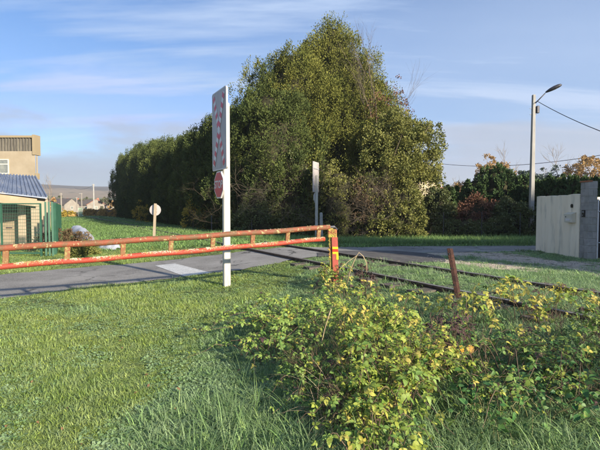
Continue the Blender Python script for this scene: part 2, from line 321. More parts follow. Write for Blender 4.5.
def grass_mat(name, c1, c2, c3, pale, lv=0.5):
    m = bpy.data.materials.new(name); m.use_nodes = True; n, l = m.node_tree.nodes, m.node_tree.links
    b = n['Principled BSDF']; b.inputs['Roughness'].default_value = 0.55; b.inputs['Specular IOR Level'].default_value = 0.3
    geo = N(n, 'ShaderNodeNewGeometry')
    nz = N(n, 'ShaderNodeTexNoise', ins={'Scale': 0.45, 'Detail': 5.0, 'Roughness': 0.65}); l.new(geo.outputs['Position'], nz.inputs[0])
    rp = ramp(n, [(0.36, g(0)), (0.64, g(1))]); l.new(nz.outputs[0], rp.inputs[0])
    nz2 = N(n, 'ShaderNodeTexNoise', ins={'Scale': 5.5, 'Detail': 5.0, 'Roughness': 0.6}); l.new(geo.outputs['Position'], nz2.inputs[0])
    rp2 = ramp(n, [(0.42, g(0)), (0.66, g(1))]); l.new(nz2.outputs[0], rp2.inputs[0])
    col = mixc(n, l, rp.outputs[0], c1, c2); col = mixc(n, l, math_(n, l, 'MULTIPLY', rp2.outputs[0], 0.6), col, c3)
    a = N(n, 'ShaderNodeAttribute', attribute_name='v')
    r3 = ramp(n, [(0.0, (0.45, 0.45, 0.42)), (0.35, (0.85, 0.9, 0.85)), (0.8, (1.25, 1.2, 1.0)), (0.95, (1.7, 1.45, 1.0)), (1.0, (2.6, 2.4, 2.0))]); l.new(a.outputs['Fac'], r3.inputs[0])
    col = mixc(n, l, 1.0, col, r3.outputs[0], 'MULTIPLY')
    oi = N(n, 'ShaderNodeObjectInfo'); col = mixc(n, l, math_(n, l, 'MULTIPLY', oi.outputs['Random'], pale), col, (0.30, 0.38, 0.22))
    l.new(col, b.inputs['Base Color'])
    tr = N(n, 'ShaderNodeBsdfTranslucent'); l.new(col, tr.inputs[0]); mx = N(n, 'ShaderNodeMixShader'); mx.inputs[0].default_value = 0.25
    l.new(b.outputs[0], mx.inputs[1]); l.new(tr.outputs[0], mx.inputs[2]); l.new(mx.outputs[0], n['Material Output'].inputs[0])
    return m
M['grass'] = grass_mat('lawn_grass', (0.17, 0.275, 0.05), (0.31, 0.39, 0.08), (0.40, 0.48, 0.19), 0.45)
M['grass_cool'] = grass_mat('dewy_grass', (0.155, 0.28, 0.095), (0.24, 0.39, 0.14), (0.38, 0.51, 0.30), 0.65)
M['grass_tall'] = grass_mat('tall_grass', (0.09, 0.19, 0.06), (0.16, 0.28, 0.09), (0.26, 0.36, 0.18), 0.5)
M['grass_far'] = grass_mat('field_grass', (0.11, 0.22, 0.055), (0.17, 0.30, 0.08), (0.20, 0.30, 0.11), 0.35)
M['dirt'] = mat('ground_soil', (0.055, 0.085, 0.025), (0.075, 0.10, 0.032), 1.4, 0.95, 0.5, c3=(0.10, 0.08, 0.045), t3=(0.56, 0.66), s3=2.5, bscale=20)

# ------------------------------------------------------------------ ground
def build_ground():
    def ax(near0, near1, st, far):
        a = list(np.arange(near0, near1 + 1e-6, st)); s = st
        while a[-1] < far: s *= 1.35; a.append(a[-1] + s)
        s = st
        while a[0] > -far: s *= 1.35; a.insert(0, a[0] - s)
        return np.array(a)
    xs = ax(-36, 22, 0.5, 4000); ys = ax(-8, 70, 0.5, 4000)
    Xg, Yg = np.meshgrid(xs, ys); Z = T(Xg, Yg)
    nx, ny = len(xs), len(ys)
    i = np.arange(nx - 1); j = np.arange(ny - 1); I, J = np.meshgrid(i, j); a = (J * nx + I).ravel()
    F = np.stack([a, a + 1, a + nx + 1, a + nx], 1)
    o = npmesh('ground', np.stack([Xg, Yg, Z], -1).reshape(-1, 3), F, M['dirt'], smooth=True)
    tag(o, kind='structure')
build_ground()

def hills():
    na, nr = 220, 36
    az = np.linspace(R(-75), R(75), na); rr = np.linspace(420, 2300, nr)
    A, Rr = np.meshgrid(az, rr)
    prof = np.clip((Rr - 420) / 1180, 0, 1); h = 73 * (3 * prof ** 2 - 2 * prof ** 3)
    h *= 1 + 0.05 * np.sin(A * 9 + 1.0) + 0.02 * np.sin(A * 31) + 0.10 * np.sin(A * 2.3 + 0.6) * (A > -0.3)
    h += 3 * np.sin(Rr * 0.01 + A * 6) * prof - 1.5
    h[-1] -= 60; h[0] = -2
    V = np.stack([Rr * np.sin(A), Rr * np.cos(A), h], -1).reshape(-1, 3)
    i = np.arange(na - 1); j = np.arange(nr - 1); I, J = np.meshgrid(i, j); a = (J * na + I).ravel()
    m = bpy.data.materials.new('hill_fields'); m.use_nodes = True; n, l = m.node_tree.nodes, m.node_tree.links
    b = n['Principled BSDF']; b.inputs['Roughness'].default_value = 1.0; b.inputs['Specular IOR Level'].default_value = 0.0
    geo = N(n, 'ShaderNodeNewGeometry'); mp = N(n, 'ShaderNodeMapping'); mp.inputs['Scale'].default_value = (0.004, 0.0015, 0.05)
    l.new(geo.outputs['Position'], mp.inputs[0])
    vz = N(n, 'ShaderNodeTexVoronoi', ins={'Scale': 1.0}); l.new(mp.outputs[0], vz.inputs[0])
    sp = N(n, 'ShaderNodeSeparateColor'); l.new(vz.outputs['Color'], sp.inputs[0])
    r = ramp(n, [(0, (0.25, 0.19, 0.12)), (0.3, (0.36, 0.26, 0.17)), (0.5, (0.15, 0.17, 0.08)), (0.7, (0.30, 0.22, 0.15)), (0.9, (0.20, 0.21, 0.09))], 'CONSTANT'); l.new(sp.outputs[0], r.inputs[0])
    s2 = N(n, 'ShaderNodeSeparateXYZ'); l.new(geo.outputs['Position'], s2.inputs[0])
    nz = N(n, 'ShaderNodeTexNoise', ins={'Scale': 0.012, 'Detail': 6.0}); l.new(geo.outputs['Position'], nz.inputs[0])
    zz = math_(n, l, 'ADD', s2.outputs[2], math_(n, l, 'MULTIPLY', nz.outputs[0], 26))
    wd = ramp(n, [(0.52, g(0)), (0.56, g(1))]); l.new(math_(n, l, 'MULTIPLY', zz, 0.01), wd.inputs[0])
    nz2 = N(n, 'ShaderNodeTexNoise', ins={'Scale': 0.03, 'Detail': 8.0, 'Roughness': 0.7}); l.new(geo.outputs['Position'], nz2.inputs[0])
    wc = mixc(n, l, nz2.outputs[0], (0.05, 0.05, 0.04), (0.15, 0.12, 0.085))
    sc = ramp(n, [(0.56, g(0)), (0.60, g(0.8))]); l.new(nz2.outputs[0], sc.inputs[0])
    col = mixc(n, l, sc.outputs[0], r.outputs[0], (0.10, 0.09, 0.05)); col = mixc(n, l, wd.outputs[0], col, wc)
    l.new(col, b.inputs['Base Color'])
    tag(npmesh('hills', V, np.stack([a, a + 1, a + na + 1, a + na], 1), m, smooth=True), kind='structure')
hills()

def strip(name, e1, e2, n_al, n_ac, z, material, jit=0.0):
    def resample(pts, n):
        pts = np.array([[p.x, p.y] for p in pts]); d = np.r_[0, np.cumsum(np.linalg.norm(np.diff(pts, axis=0), axis=1))]
        t = np.linspace(0, d[-1], n); return np.stack([np.interp(t, d, pts[:, 0]), np.interp(t, d, pts[:, 1])], 1)
    a = resample(e1, n_al); b = resample(e2, n_al)
    if jit:
        for e in (a, b):
            w = np.convolve(rng.normal(0, jit, n_al + 6), np.ones(3) / 3, 'same')[3:-3]; e[:, 1] += w; e[:, 0] += np.roll(w, 5) * 0.5
    V = []
    for i in range(n_al):
        for j in range(n_ac):
            p = a[i] + (b[i] - a[i]) * j / (n_ac - 1); V.append((p[0], p[1], float(T(p[0], p[1])) + z))
    F = [(i*n_ac+j, i*n_ac+j+1, (i+1)*n_ac+j+1, (i+1)*n_ac+j) for i in range(n_al-1) for j in range(n_ac-1)]
    return tag(npmesh(name, V, F, material, smooth=True), kind='structure')
far_e = [at(*p) for p in [(-330, 312), (-150, 290), (0, 275), (100, 266), (200, 257), (250, 251.3), (300, 247.5), (333, 247), (400, 246.4), (520, 246), (640, 245.6), (900, 245)]]
near_e = [at(*p) for p in [(-330, 362), (-150, 326), (0, 299), (100, 287), (200, 275), (250, 268.5), (296, 260), (320, 256.5), (400, 253), (520, 251.6), (640, 250.8), (900, 249.5)]]
def even(pts, n):
    q = np.array([[p.x, p.y] for p in pts]); d = np.r_[0, np.cumsum(np.linalg.norm(np.diff(q, axis=0), axis=1))]
    t = np.linspace(0, d[-1], n); return [Vector((a, b, 0)) for a, b in zip(np.interp(t, d, q[:, 0]), np.interp(t, d, q[:, 1]))]
ROAD = strip('road', near_e, far_e, 260, 10, 0.014, M['asphalt'], 0.11)
ROADPOLY = [(p.x, p.y) for p in near_e] + [(p.x, p.y) for p in far_e[::-1]]
pe1 = [at(*p) for p in [(318, 257.5), (345, 256), (373, 260), (397, 262.7), (425, 263.3), (446, 262)]]
pe2 = [at(*p) for p in [(318, 253.5), (345, 251.4), (373, 251), (397, 251.2), (425, 253.5), (444, 257.5)]]
strip('asphalt_apron', pe1, pe2, 40, 10, 0.022, M['asphalt_dark'], 0.06)
PATCHPOLY = [(p.x, p.y) for p in pe1] + [(p.x, p.y) for p in pe2[::-1]]
ge1 = [at(*p) for p in [(432, 262), (470, 268), (520, 272), (570, 275), (640, 281), (800, 300)]]
ge2 = [at(*p) for p in [(422, 253.6), (470, 252.6), (520, 252.6), (560, 262), (640, 262), (800, 265)]]
strip('gravel_drive', ge1, ge2, 60, 12, 0.010, M['gravel'], 0.16)
GRAVPOLY = [(p.x, p.y) for p in ge1] + [(p.x, p.y) for p in ge2[::-1]]
mk = [at(*p) for p in [(155, 266.3), (175, 264.2), (212, 273.8), (184, 277)]]
strip('stop_line', [mk[0], mk[3]], [mk[1], mk[2]], 10, 5, 0.020, M['marking'])
# flange grooves where the rails cross the asphalt come from the rails themselves

# ------------------------------------------------------------------ track
def build_track():
    c = Vector((TC[0], TC[1], 0)); root = thing('railway_track', (TC[0], TC[1], float(T(*TC))), 'rusty overgrown single railway track crossing the grass and the road', 'railway track')
    S1 = np.r_[np.arange(-8, 40, 1.0), np.arange(40, 300, 6.0)]
    for off in (-0.795, 0.795):
        prof = [(-0.065, -0.06), (0.065, -0.06), (0.065, -0.045), (0.012, -0.03), (0.012, 0.06), (0.036, 0.068), (0.036, 0.10), (-0.036, 0.10), (-0.036, 0.068), (-0.012, 0.06), (-0.012, -0.03), (-0.065, -0.045)]
        b = MB(); vs = []
        for s in S1:
            p = TC + TD * s + TN * off; bend = -0.00035 * max(s - 25, 0) ** 2 * 0
            zc = float(T(*p)) - 0.022
            for (w, h) in prof: vs.append((p[0] + TN[0] * w, p[1] + TN[1] * w, zc + h))
        k = len(prof); fs = []
        for i in range(len(S1) - 1):
            for j in range(k): fs.append((i*k+j, i*k+(j+1)%k, (i+1)*k+(j+1)%k, (i+1)*k+j))
        b.add(vs, fs); b.m = [1 if (i % k) == 6 else 0 for i in range(len(fs))]
        b.build('rail', [M['rail'], M['railtop']], root)
    # sleepers, mostly sunk in the grass
    sm = None
    for i in range(-10, 90):
        s = i * 0.62 + 0.1; p = TC + TD * s
        u = 300 + 440 * p[0] / max(p[1], 0.1)
        if 6.0 < s < 13.8: continue
        if sm is None:
            b = MB(); ang = math.atan2(TN[1], TN[0]); ca, sa = math.cos(ang), math.sin(ang)
            pts = [(-1.25, -0.12), (1.25, -0.12), (1.25, 0.12), (-1.25, 0.12)]
            b.prism([(x * ca - y * sa, x * sa + y * ca, -0.12) for x, y in pts], (0, 0, 0.125))
            o = b.build('sleeper', mat('sleeper_wood', (0.07, 0.06, 0.05), (0.13, 0.11, 0.09), 5, 0.95, 0.5), root, loc=(0, 0, 0)); sm = o
        else: o = sm.copy(); link(o, root)
        o.location = Vector((p[0], p[1], float(T(*p)) + 0.0)) - root.location
build_track()

# ------------------------------------------------------------------ scattered grass
def inpoly(px, py, poly):
    ins = np.zeros(len(px), bool); n = len(poly)
    for i in range(n):
        x1, y1 = poly[i]; x2, y2 = poly[(i + 1) % n]
        c = ((y1 > py) != (y2 > py)) & (px < (x2 - x1) * (py - y1) / (y2 - y1 + 1e-12) + x1); ins ^= c
    return ins
def blades(n, rad, h0, h1, w, bend, segs=3, upright=0.0, flop=0.0):
    """returns V,F,attr for a tuft of curved blades"""
    V = []; F = []; A = []
    for _ in range(n):
        a = rng.uniform(0, 6.283); r = rad * math.sqrt(rng.uniform()); bx, by = r * math.cos(a), r * math.sin(a)
        d = rng.uniform(0, 6.283); h = rng.uniform(h0, h1); bn = rng.uniform(0.2, 1) * bend; ww = w * rng.uniform(0.6, 1.2)
        dx, dy = math.cos(d), math.sin(d); sx, sy = -dy, dx; b0 = len(V); x = 0; z = 0; th = rng.uniform(0.0, 0.35)
        for k in range(segs + 1):
            wk = ww * (1 - (k / segs) ** 1.6) * 0.5 + (0.0 if k == segs else 0.0005)
            V.append((bx + dx * x + sx * wk, by + dy * x + sy * wk, z)); V.append((bx + dx * x - sx * wk, by + dy * x - sy * wk, z))
            th += bn / segs; x += math.sin(th) * h / segs; z += math.cos(th) * h / segs
            if z < 0: z = 0.002
        v = rng.uniform(0, 0.9) if rng.uniform() < 0.93 else rng.uniform(0.93, 1.0)
        for k in range(segs): F.append((b0+2*k, b0+2*k+1, b0+2*k+3, b0+2*k+2)); A.append(v)
    return np.array(V), np.array(F), np.array(A)
def scatter(name, tufts, pts, scl, material, label=None):
    """one object: tuft shapes plus loose points, instanced by geometry nodes"""
    V = []; F = []; A = []; TI = []; b = 0
    for ti, (tv, tf, ta) in enumerate(tufts):
        V.append(tv); F.append(tf + b); A.append(ta); TI += [ti] * len(tf); b += len(tv)
    V = np.concatenate(V); F = np.concatenate(F); A = np.concatenate(A); nt = len(V); n = len(pts)
    me = bpy.data.meshes.new(name); me.vertices.add(nt + n); me.vertices.foreach_set('co', np.concatenate([V, pts]).astype(np.float32).ravel())
    me.loops.add(F.size); me.loops.foreach_set('vertex_index', F.astype(np.int32).ravel())
    me.polygons.add(len(F)); me.polygons.foreach_set('loop_start', np.arange(0, F.size, 4, dtype=np.int32)); me.materials.append(material); me.update(calc_edges=True)
    a = me.attributes.new('v', 'FLOAT', 'FACE'); a.data.foreach_set('value', A.astype(np.float32))
    a = me.attributes.new('tid', 'INT', 'FACE'); a.data.foreach_set('value', np.array(TI, np.int32))
    a = me.attributes.new('pt', 'BOOLEAN', 'POINT'); a.data.foreach_set('value', np.r_[np.zeros(nt, bool), np.ones(n, bool)])
    a = me.attributes.new('idx', 'INT', 'POINT'); a.data.foreach_set('value', np.r_[np.zeros(nt, np.int32), rng.integers(0, len(tufts), n).astype(np.int32)])
    rot = np.zeros((nt + n, 3), np.float32); rot[nt:, 2] = rng.uniform(0, 6.283, n); rot[nt:, 0] = rng.normal(0, 0.1, n)
    a = me.attributes.new('rot', 'FLOAT_VECTOR', 'POINT'); a.data.foreach_set('vector', rot.ravel())
    sc = np.ones((nt + n, 3), np.float32); sc[nt:] = np.asarray(scl).reshape(n, -1)
    a = me.attributes.new('scl', 'FLOAT_VECTOR', 'POINT'); a.data.foreach_set('vector', sc.ravel())
    o = bpy.data.objects.new(name, me); link(o); o['kind'] = 'stuff'
    if label: o['label'] = label
    o['category'] = 'grass' if 'grass' in name else 'ground cover'
    gt = bpy.data.node_groups.new(name, 'GeometryNodeTree'); gt.interface.new_socket('Geometry', in_out='INPUT', socket_type='NodeSocketGeometry'); gt.interface.new_socket('Geometry', in_out='OUTPUT', socket_type='NodeSocketGeometry')
    gn, gl = gt.nodes, gt.links
    gi = gn.new('NodeGroupInput'); go = gn.new('NodeGroupOutput')
    def na(nm, t):
        q = gn.new('GeometryNodeInputNamedAttribute'); q.data_type = t; q.inputs[0].default_value = nm; return q.outputs[0]
    sp = gn.new('GeometryNodeSeparateGeometry'); sp.domain = 'POINT'; gl.new(gi.outputs[0], sp.inputs[0]); gl.new(na('pt', 'BOOLEAN'), sp.inputs['Selection'])
    si = gn.new('GeometryNodeSplitToInstances'); si.domain = 'FACE'; gl.new(sp.outputs['Inverted'], si.inputs[0]); gl.new(na('tid', 'INT'), si.inputs['Group ID'])
    ip = gn.new('GeometryNodeInstanceOnPoints'); gl.new(sp.outputs['Selection'], ip.inputs['Points']); gl.new(si.outputs[0], ip.inputs['Instance'])
    ip.inputs['Pick Instance'].default_value = True
    gl.new(na('idx', 'INT'), ip.inputs['Instance Index']); gl.new(na('rot', 'FLOAT_VECTOR'), ip.inputs['Rotation']); gl.new(na('scl', 'FLOAT_VECTOR'), ip.inputs['Scale'])
    gl.new(ip.outputs[0], go.inputs[0])
    md = o.modifiers.new('scatter', 'NODES'); md.node_group = gt
    return o
def vnoise(x, y, s, seed=0):
    r_ = np.random.default_rng(seed); out = np.zeros(len(x))
    for k in range(7):
        a = r_.uniform(0, 6.28); f = s * r_.uniform(0.5, 2.2); out += np.sin((x * math.cos(a) + y * math.sin(a)) * f + r_.uniform(0, 6.28)) / 7
    return out
def frustum_pts(n, y0, y1, umin=-25, umax=625, power=1.0):
    n = int(n * 1.45); umin -= 130; umax += 160
    """random ground points inside the view wedge, denser close to the camera"""
    q = rng.uniform(0, 1, n); y = y0 * (y1 / y0) ** q if power == 1 else (y0 ** (2 - power) + q * (y1 ** (2 - power) - y0 ** (2 - power))) ** (1 / (2 - power))
    u = rng.uniform(umin, umax, n); x = (u - CX) / FPX * y + rng.normal(0, 0.3, n)
    return x, y
def free(x, y, pad_grav=True):
    ok = ~inpoly(x, y, ROADPOLY) & ~inpoly(x, y, PATCHPOLY)
    if pad_grav:
        gmask = inpoly(x, y, GRAVPOLY); ok &= ~(gmask & (vnoise(x, y, 2.2, 3) < 0.02)) 
    d = (x - TC[0]) * TN[0] + (y - TC[1]) * TN[1]
    ok &= ~((np.abs(np.abs(d) - 0.795) < 0.055))
    return ok
lawn = [blades(36, 0.085, 0.025, 0.075, 0.0055, 2.3) for _ in range(5)] + [blades(22, 0.07, 0.05, 0.11, 0.006, 3.0) for _ in range(3)]
def build_grass():
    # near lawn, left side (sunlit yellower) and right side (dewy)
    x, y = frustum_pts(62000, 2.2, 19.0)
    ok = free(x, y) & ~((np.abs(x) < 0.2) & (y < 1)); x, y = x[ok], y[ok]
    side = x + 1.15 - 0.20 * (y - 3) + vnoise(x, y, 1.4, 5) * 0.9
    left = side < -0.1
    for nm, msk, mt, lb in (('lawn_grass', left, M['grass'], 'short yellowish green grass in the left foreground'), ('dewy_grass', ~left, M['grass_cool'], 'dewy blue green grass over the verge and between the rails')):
        xx, yy = x[msk], y[msk]; s = (0.85 + 0.035 * yy) * rng.uniform(0.6, 1.25, len(xx))
        dtr = np.abs((xx - TC[0]) * TN[0] + (yy - TC[1]) * TN[1]); low = np.clip((dtr - 1.2) / 2.0, 0.42, 1.0)
        s3 = np.stack([s, s, s * low * (0.85 + 0.9 * vnoise(xx, yy, 2.4, 11) + 0.6 * vnoise(xx, yy, 7.0, 12))], 1)
        scatter(nm, lawn, np.stack([xx, yy, T(xx, yy) - 0.004], 1), s3, mt, lb)
    # field and far verges
    far = [blades(30, 0.22, 0.06, 0.17, 0.016, 1.3, 2) for _ in range(4)]
    x, y = frustum_pts(34000, 15.0, 90.0); ok = free(x, y)
    dd = (x - TC[0]) * TN[0] + (y - TC[1]) * TN[1]
    x, y = x[ok], y[ok]; s = rng.uniform(0.7, 1.3, len(x)) * (0.8 + 0.02 * y)
    scatter('field_grass', far, np.stack([x, y, T(x, y) - 0.01], 1), np.stack([s, s, np.minimum(s, 1.2) * 0.9], 1), M['grass_far'], 'even green grass of the field and far verge')
    # long verge grass beyond the road at the foot of the hedges
    long_ = [blades(26, 0.2, 0.15, 0.42, 0.014, 1.6, 3) for _ in range(4)]
    n = 4200; x = rng.uniform(-4, 17, n); y = 17.6 + np.abs(rng.normal(0, 1, n)) * 1.8
    ok = ~inpoly(x, y, ROADPOLY) & (y < 23); x, y = x[ok], y[ok]
    s = rng.uniform(0.5, 1.1, len(x)); scatter('verge_grass', long_, np.stack([x, y, T(x, y) - 0.01], 1), np.stack([s] * 3, 1), M['grass_far'], 'longer green verge grass below the hedges beyond the road')
    # rank tall grass round the brambles
    tall = [blades(20, 0.10, 0.16, 0.46, 0.007, 3.4, 7) for _ in range(6)]
    n = 1500; x = rng.uniform(-1.0, 3.9, n); y = rng.uniform(2.3, 6.2, n); k = vnoise(x, y, 2.5, 21)
    ok = ((x > -0.75 + 0.12 * (y - 3) + 0.3 * k) & (x < 1.6 + 0.35 * y) & (k + rng.normal(0, 0.2, n) > -0.05) & ((y < 4.4) | (x < 0.8))); x, y = x[ok], y[ok]
    s = rng.uniform(0.45, 1.0, len(x)) * np.clip(0.55 + 0.5 * (x + 0.8), 0.5, 1.0)
    scatter('tall_grass', tall, np.stack([x, y, T(x, y) - 0.01], 1), np.stack([s] * 3, 1), M['grass_tall'], 'rank dark green long grass round the brambles')
    arch = [blades(16, 0.07, 0.35, 0.62, 0.0075, 3.0, 8) for _ in range(4)]
    n = 260; x = rng.uniform(-.75, 1.5, n); y = rng.uniform(2.35, 4.3, n); ok = (x > -.7 + .1 * (y - 2.4)) & (rng.uniform(0, 1, n) < .75); x, y = x[ok], y[ok]; s = rng.uniform(.5, 1.0, len(x))
    scatter('arching_grass', arch, np.stack([x, y, T(x, y) - .01], 1), np.stack([s * .75] * 3, 1), M['grass_tall'], 'long pale grass blades arching over at the edge of the brambles')
    # medium tussocks dotted over the lawn
    mid = [blades(40, 0.12, 0.08, 0.24, 0.0065, 3.4, 5) for _ in range(4)]
    x, y = frustum_pts(5200, 2.3, 11.0); ok = free(x, y, False) & (vnoise(x, y, 2.0, 8) + 0.12 * x > -0.02); x, y = x[ok], y[ok]
    s = rng.uniform(0.45, 1.05, len(x)); scatter('grass_tussocks', mid, np.stack([x, y, T(x, y) - 0.01], 1), np.stack([s, s, s * 0.9], 1), M['grass_cool'], 'uneven grass tussocks in the verge')
build_grass()
def weeds_low():                                      # clover-like low broad leaves inside the lawn
    V = []; F = []; A = []
    for _ in range(9):
        a = rng.uniform(0, 6.28); r = rng.uniform(0.0, 0.05); c = Vector((r * math.cos(a), r * math.sin(a), rng.uniform(0.02, 0.06))); L = rng.uniform(0.012, 0.028)
        d = Vector((math.cos(a), math.sin(a), rng.uniform(-0.3, 0.5))).normalized(); s = Vector((-math.sin(a), math.cos(a), rng.uniform(-0.3, 0.3)))
        b = len(V); V += [c, c + d * L + s * L * 0.7, c + d * L * 2, c + d * L - s * L * 0.7]; F.append((b, b+1, b+2, b+3)); A.append(rng.uniform(0.2, 0.9))
    return np.array([tuple(p) for p in V]), np.array(F), np.array(A)
x, y = frustum_pts(16000, 2.2, 10.0); ok = free(x, y) & (vnoise(x, y, 3.0, 31) > -0.25); x, y = x[ok], y[ok]
scatter('clover', [weeds_low() for _ in range(4)], np.stack([x, y, T(x, y)], 1), np.stack([rng.uniform(0.35, 0.75, len(x))] * 3, 1), M['grass_cool'], 'small round weed leaves mixed into the lawn')
def stones():
    n = 2600; x = rng.uniform(3, 14, n); y = rng.uniform(9, 17, n); ok = inpoly(x, y, GRAVPOLY); x, y = x[ok], y[ok]
    V = []; F = []
    for _ in range(3):
        pass
    tv = []
    for _ in range(3):
        v = np.array([(-1,-1,-.6),(1,-1,-.6),(1,1,-.6),(-1,1,-.6),(-.7,-.7,.6),(.7,-.7,.6),(.7,.7,.6),(-.7,.7,.6)]) * 0.02 + rng.normal(0, 0.004, (8, 3)); v[:, 2] += 0.01
        f = np.array([(0,3,2,1),(4,5,6,7),(0,1,5,4),(1,2,6,5),(2,3,7,6),(3,0,4,7)]); tv.append((v, f, np.full(6, 0.5)))
    o = scatter('gravel_stones', tv, np.stack([x, y, T(x, y) + 0.01], 1), np.stack([rng.uniform(0.3, 0.9, len(x))] * 3, 1), M['stone'], 'loose pale stones on the gravel drive'); o['category'] = 'gravel'
    n = 110; x, y = frustum_pts(n, 2.4, 9); ok = free(x, y) & (x < 2.0); x, y = x[ok], y[ok]; b = MB()
    for a, c in zip(x, y):
        s = rng.uniform(0.008, 0.024); z = float(T(a, c)) + rng.uniform(0.03, 0.06); q = rng.uniform(0, 6.28)
        dx, dy = math.cos(q) * s, math.sin(q) * s
        b.add([(a-dx, c-dy, z), (a+dy*.6, c-dx*.6, z+.008), (a+dx, c+dy, z+rng.uniform(-.01,.02)), (a-dy*.6, c+dx*.6, z+.01)], [(0,1,2),(0,2,3)])
    tag(b.build('fallen_leaves', M['litter']), 'small brown fallen leaves lying in the lawn', 'leaves', kind='stuff')
stones()

# ------------------------------------------------------------------ foliage generators
def leaf_quads(C, D, L, Wd, rs, curl=0.25):
    """kite shaped leaves at C pointing along D"""
    n = len(C); r_ = rs.normal(0, 1, (n, 3)); S_ = np.cross(D, r_); S_ /= (np.linalg.norm(S_, axis=1, keepdims=True) + 1e-9); Nn = np.cross(S_, D)
    L = np.broadcast_to(L, n)[:, None]; Wd = np.broadcast_to(Wd, n)[:, None]
    a = C - D * L * 0.5; b = C + S_ * Wd + Nn * L * curl * 0.4; c = C + D * L * 0.5 - Nn * L * curl * 0.3; d = C - S_ * Wd + Nn * L * curl * 0.4
    V = np.stack([a, b, c, d], 1).reshape(-1, 3); F = np.arange(n * 4).reshape(n, 4)
    return V, F
def unit(a): return a / (np.linalg.norm(a, axis=1, keepdims=True) + 1e-9)
def clump_foliage(cents, rads, per, L, Wd, rs, outward, up=0.3, squash=1.0, shell=0.55):
    """leaves round each clump; outward = unit vectors away from the tree axis"""
    k = len(cents); n = k * per; idx = np.repeat(np.arange(k), per)
    d = unit(rs.normal(0, 1, (n, 3)) + outward[idx] * 0.9); rr = rads[idx] * (shell + (1 - shell) * rs.uniform(0, 1, n)) 
    dd = d.copy(); dd[:, 2] *= squash
    C = cents[idx] + dd * rr[:, None]
    D = unit(d + rs.normal(0, 0.45, (n, 3)) + np.array([0, 0, up]))
    V, F = leaf_quads(C, D, L * rs.uniform(0.6, 1.3, n), Wd * rs.uniform(0.7, 1.3, n), rs)
    cv = rs.uniform(0, 1, k); A = np.clip(cv[idx] * 0.6 + rs.uniform(0, 1, n) * 0.5 - 0.05, 0, 1)
    return V, F, A
def lathe(prof, seg, noise, rs):
    V = []; F = []; k = len(prof)
    for i, (z, r) in enumerate(prof):
        for j in range(seg):
            t = 6.2832 * j / seg; q = r * (1 + noise * rs.normal()); V.append((q * math.cos(t), q * math.sin(t), z))
    for i in range(k - 1):
        for j in range(seg): F.append((i*seg+j, i*seg+(j+1)%seg, (i+1)*seg+(j+1)%seg, (i+1)*seg+j))
    return np.array(V), np.array(F)
def merge(*parts):
    V = []; F = []; A = []; Mi = []; b = 0
    for (v, f, a, m) in parts: V.append(v); F.append(np.asarray(f) + b); A.append(np.broadcast_to(a, len(f))); Mi.append(np.full(len(f), m)); b += len(v)
    return np.concatenate(V), np.concatenate(F), np.concatenate(A), np.concatenate(Mi)
def cypress_mesh(h, r, seed, nclump, per, L=0.2, Wd=0.045, shape='column', base=0.0, irr=0.18):
    rs = np.random.default_rng(seed)
    def prof(z):                                      # radius at relative height
        if shape == 'column': return r * np.clip(np.minimum(0.78 + 0.9 * z, 1.0) * np.sqrt(np.clip(1 - np.clip((z - 0.45) / 0.56, 0, 1) ** 2.2, 0, 1)), 0.03, 1)
        if shape == 'dome': return r * np.clip(np.minimum(0.75 + 0.9 * z, 1.0) * np.clip(1 - np.clip((z - 0.25) / 0.77, 0, 1) ** 1.9, 0, 1), 0.05, 1)
        return r * np.clip(np.minimum(0.75 + 0.9 * z, 1.0) * np.clip(1 - np.clip((z - 0.22) / 0.8, 0, 1) ** 1.25, 0, 1), 0.04, 1)
    z = rs.uniform(0, 1, nclump * 3); keep = rs.uniform(0, 1, nclump * 3) < prof(z) / r + 0.1; z = z[keep][:nclump]; k = len(z)
    t = rs.uniform(0, 6.283, k); lob = 1 + irr * np.sin(3 * t + 5 * z + seed) + irr * 0.6 * np.sin(5 * t - 9 * z)
    rad = prof(z) * lob * (1.10 - 0.45 * rs.uniform(0, 1, k) ** 1.6)
    cz = base + z * (h - base)
    cents = np.stack([rad * np.cos(t), rad * np.sin(t), cz], 1); out = np.stack([np.cos(t), np.sin(t), 0.2 + 0 * t], 1)
    cr = rs.uniform(0.05, 0.17, k) * r * 1.15
    V, F, A = clump_foliage(cents, cr, per, L, Wd, rs, out, up=0.8, squash=1.7, shell=0.35)
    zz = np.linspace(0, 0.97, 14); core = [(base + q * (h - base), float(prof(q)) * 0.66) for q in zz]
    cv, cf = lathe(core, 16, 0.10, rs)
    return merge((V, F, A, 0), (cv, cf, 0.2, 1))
def trunk(root, base, h, r, material=None, lean=(0, 0), limbs=0, rs=random):
    b = MB(); n = 6; x, y, z = base
    pts = [(x + lean[0] * (i / n) ** 1.3 + rs.uniform(-.03, .03) * h * .1, y + lean[1] * (i / n) ** 1.3, z - 0.1 + h * i / n) for i in range(n + 1)]
    b.tube(pts, [r * (1.25 if i == 0 else 1) * (1 - 0.8 * i / n) for i in range(n + 1)], 8)
    for q in range(limbs):
        i = rs.randint(2, n - 1); p = Vector(pts[i]); a = rs.uniform(0, 6.28); L = h * rs.uniform(0.2, 0.38)
        d = Vector((math.cos(a), math.sin(a), rs.uniform(0.5, 1.1))).normalized()
        b.tube([p, p + d * L * .5, p + d * L + Vector((0, 0, L * .2))], [r * .4, r * .25, r * .06], 5)
    return b.build('trunk', material or M['bark'], root, smooth=True)
def crown_from(mesh, root, mats, rot=0.0, scale=(1, 1, 1), name='crown'):
    o = bpy.data.objects.new(name, mesh); link(o, root); o.rotation_euler = (0, 0, rot); o.scale = scale; return o
def mk_mesh(name, data, mats):
    V, F, A, Mi = data; o = npmesh(name, V, F, mats, attr=A, midx=Mi); me = o.data; bpy.data.objects.remove(o); return me

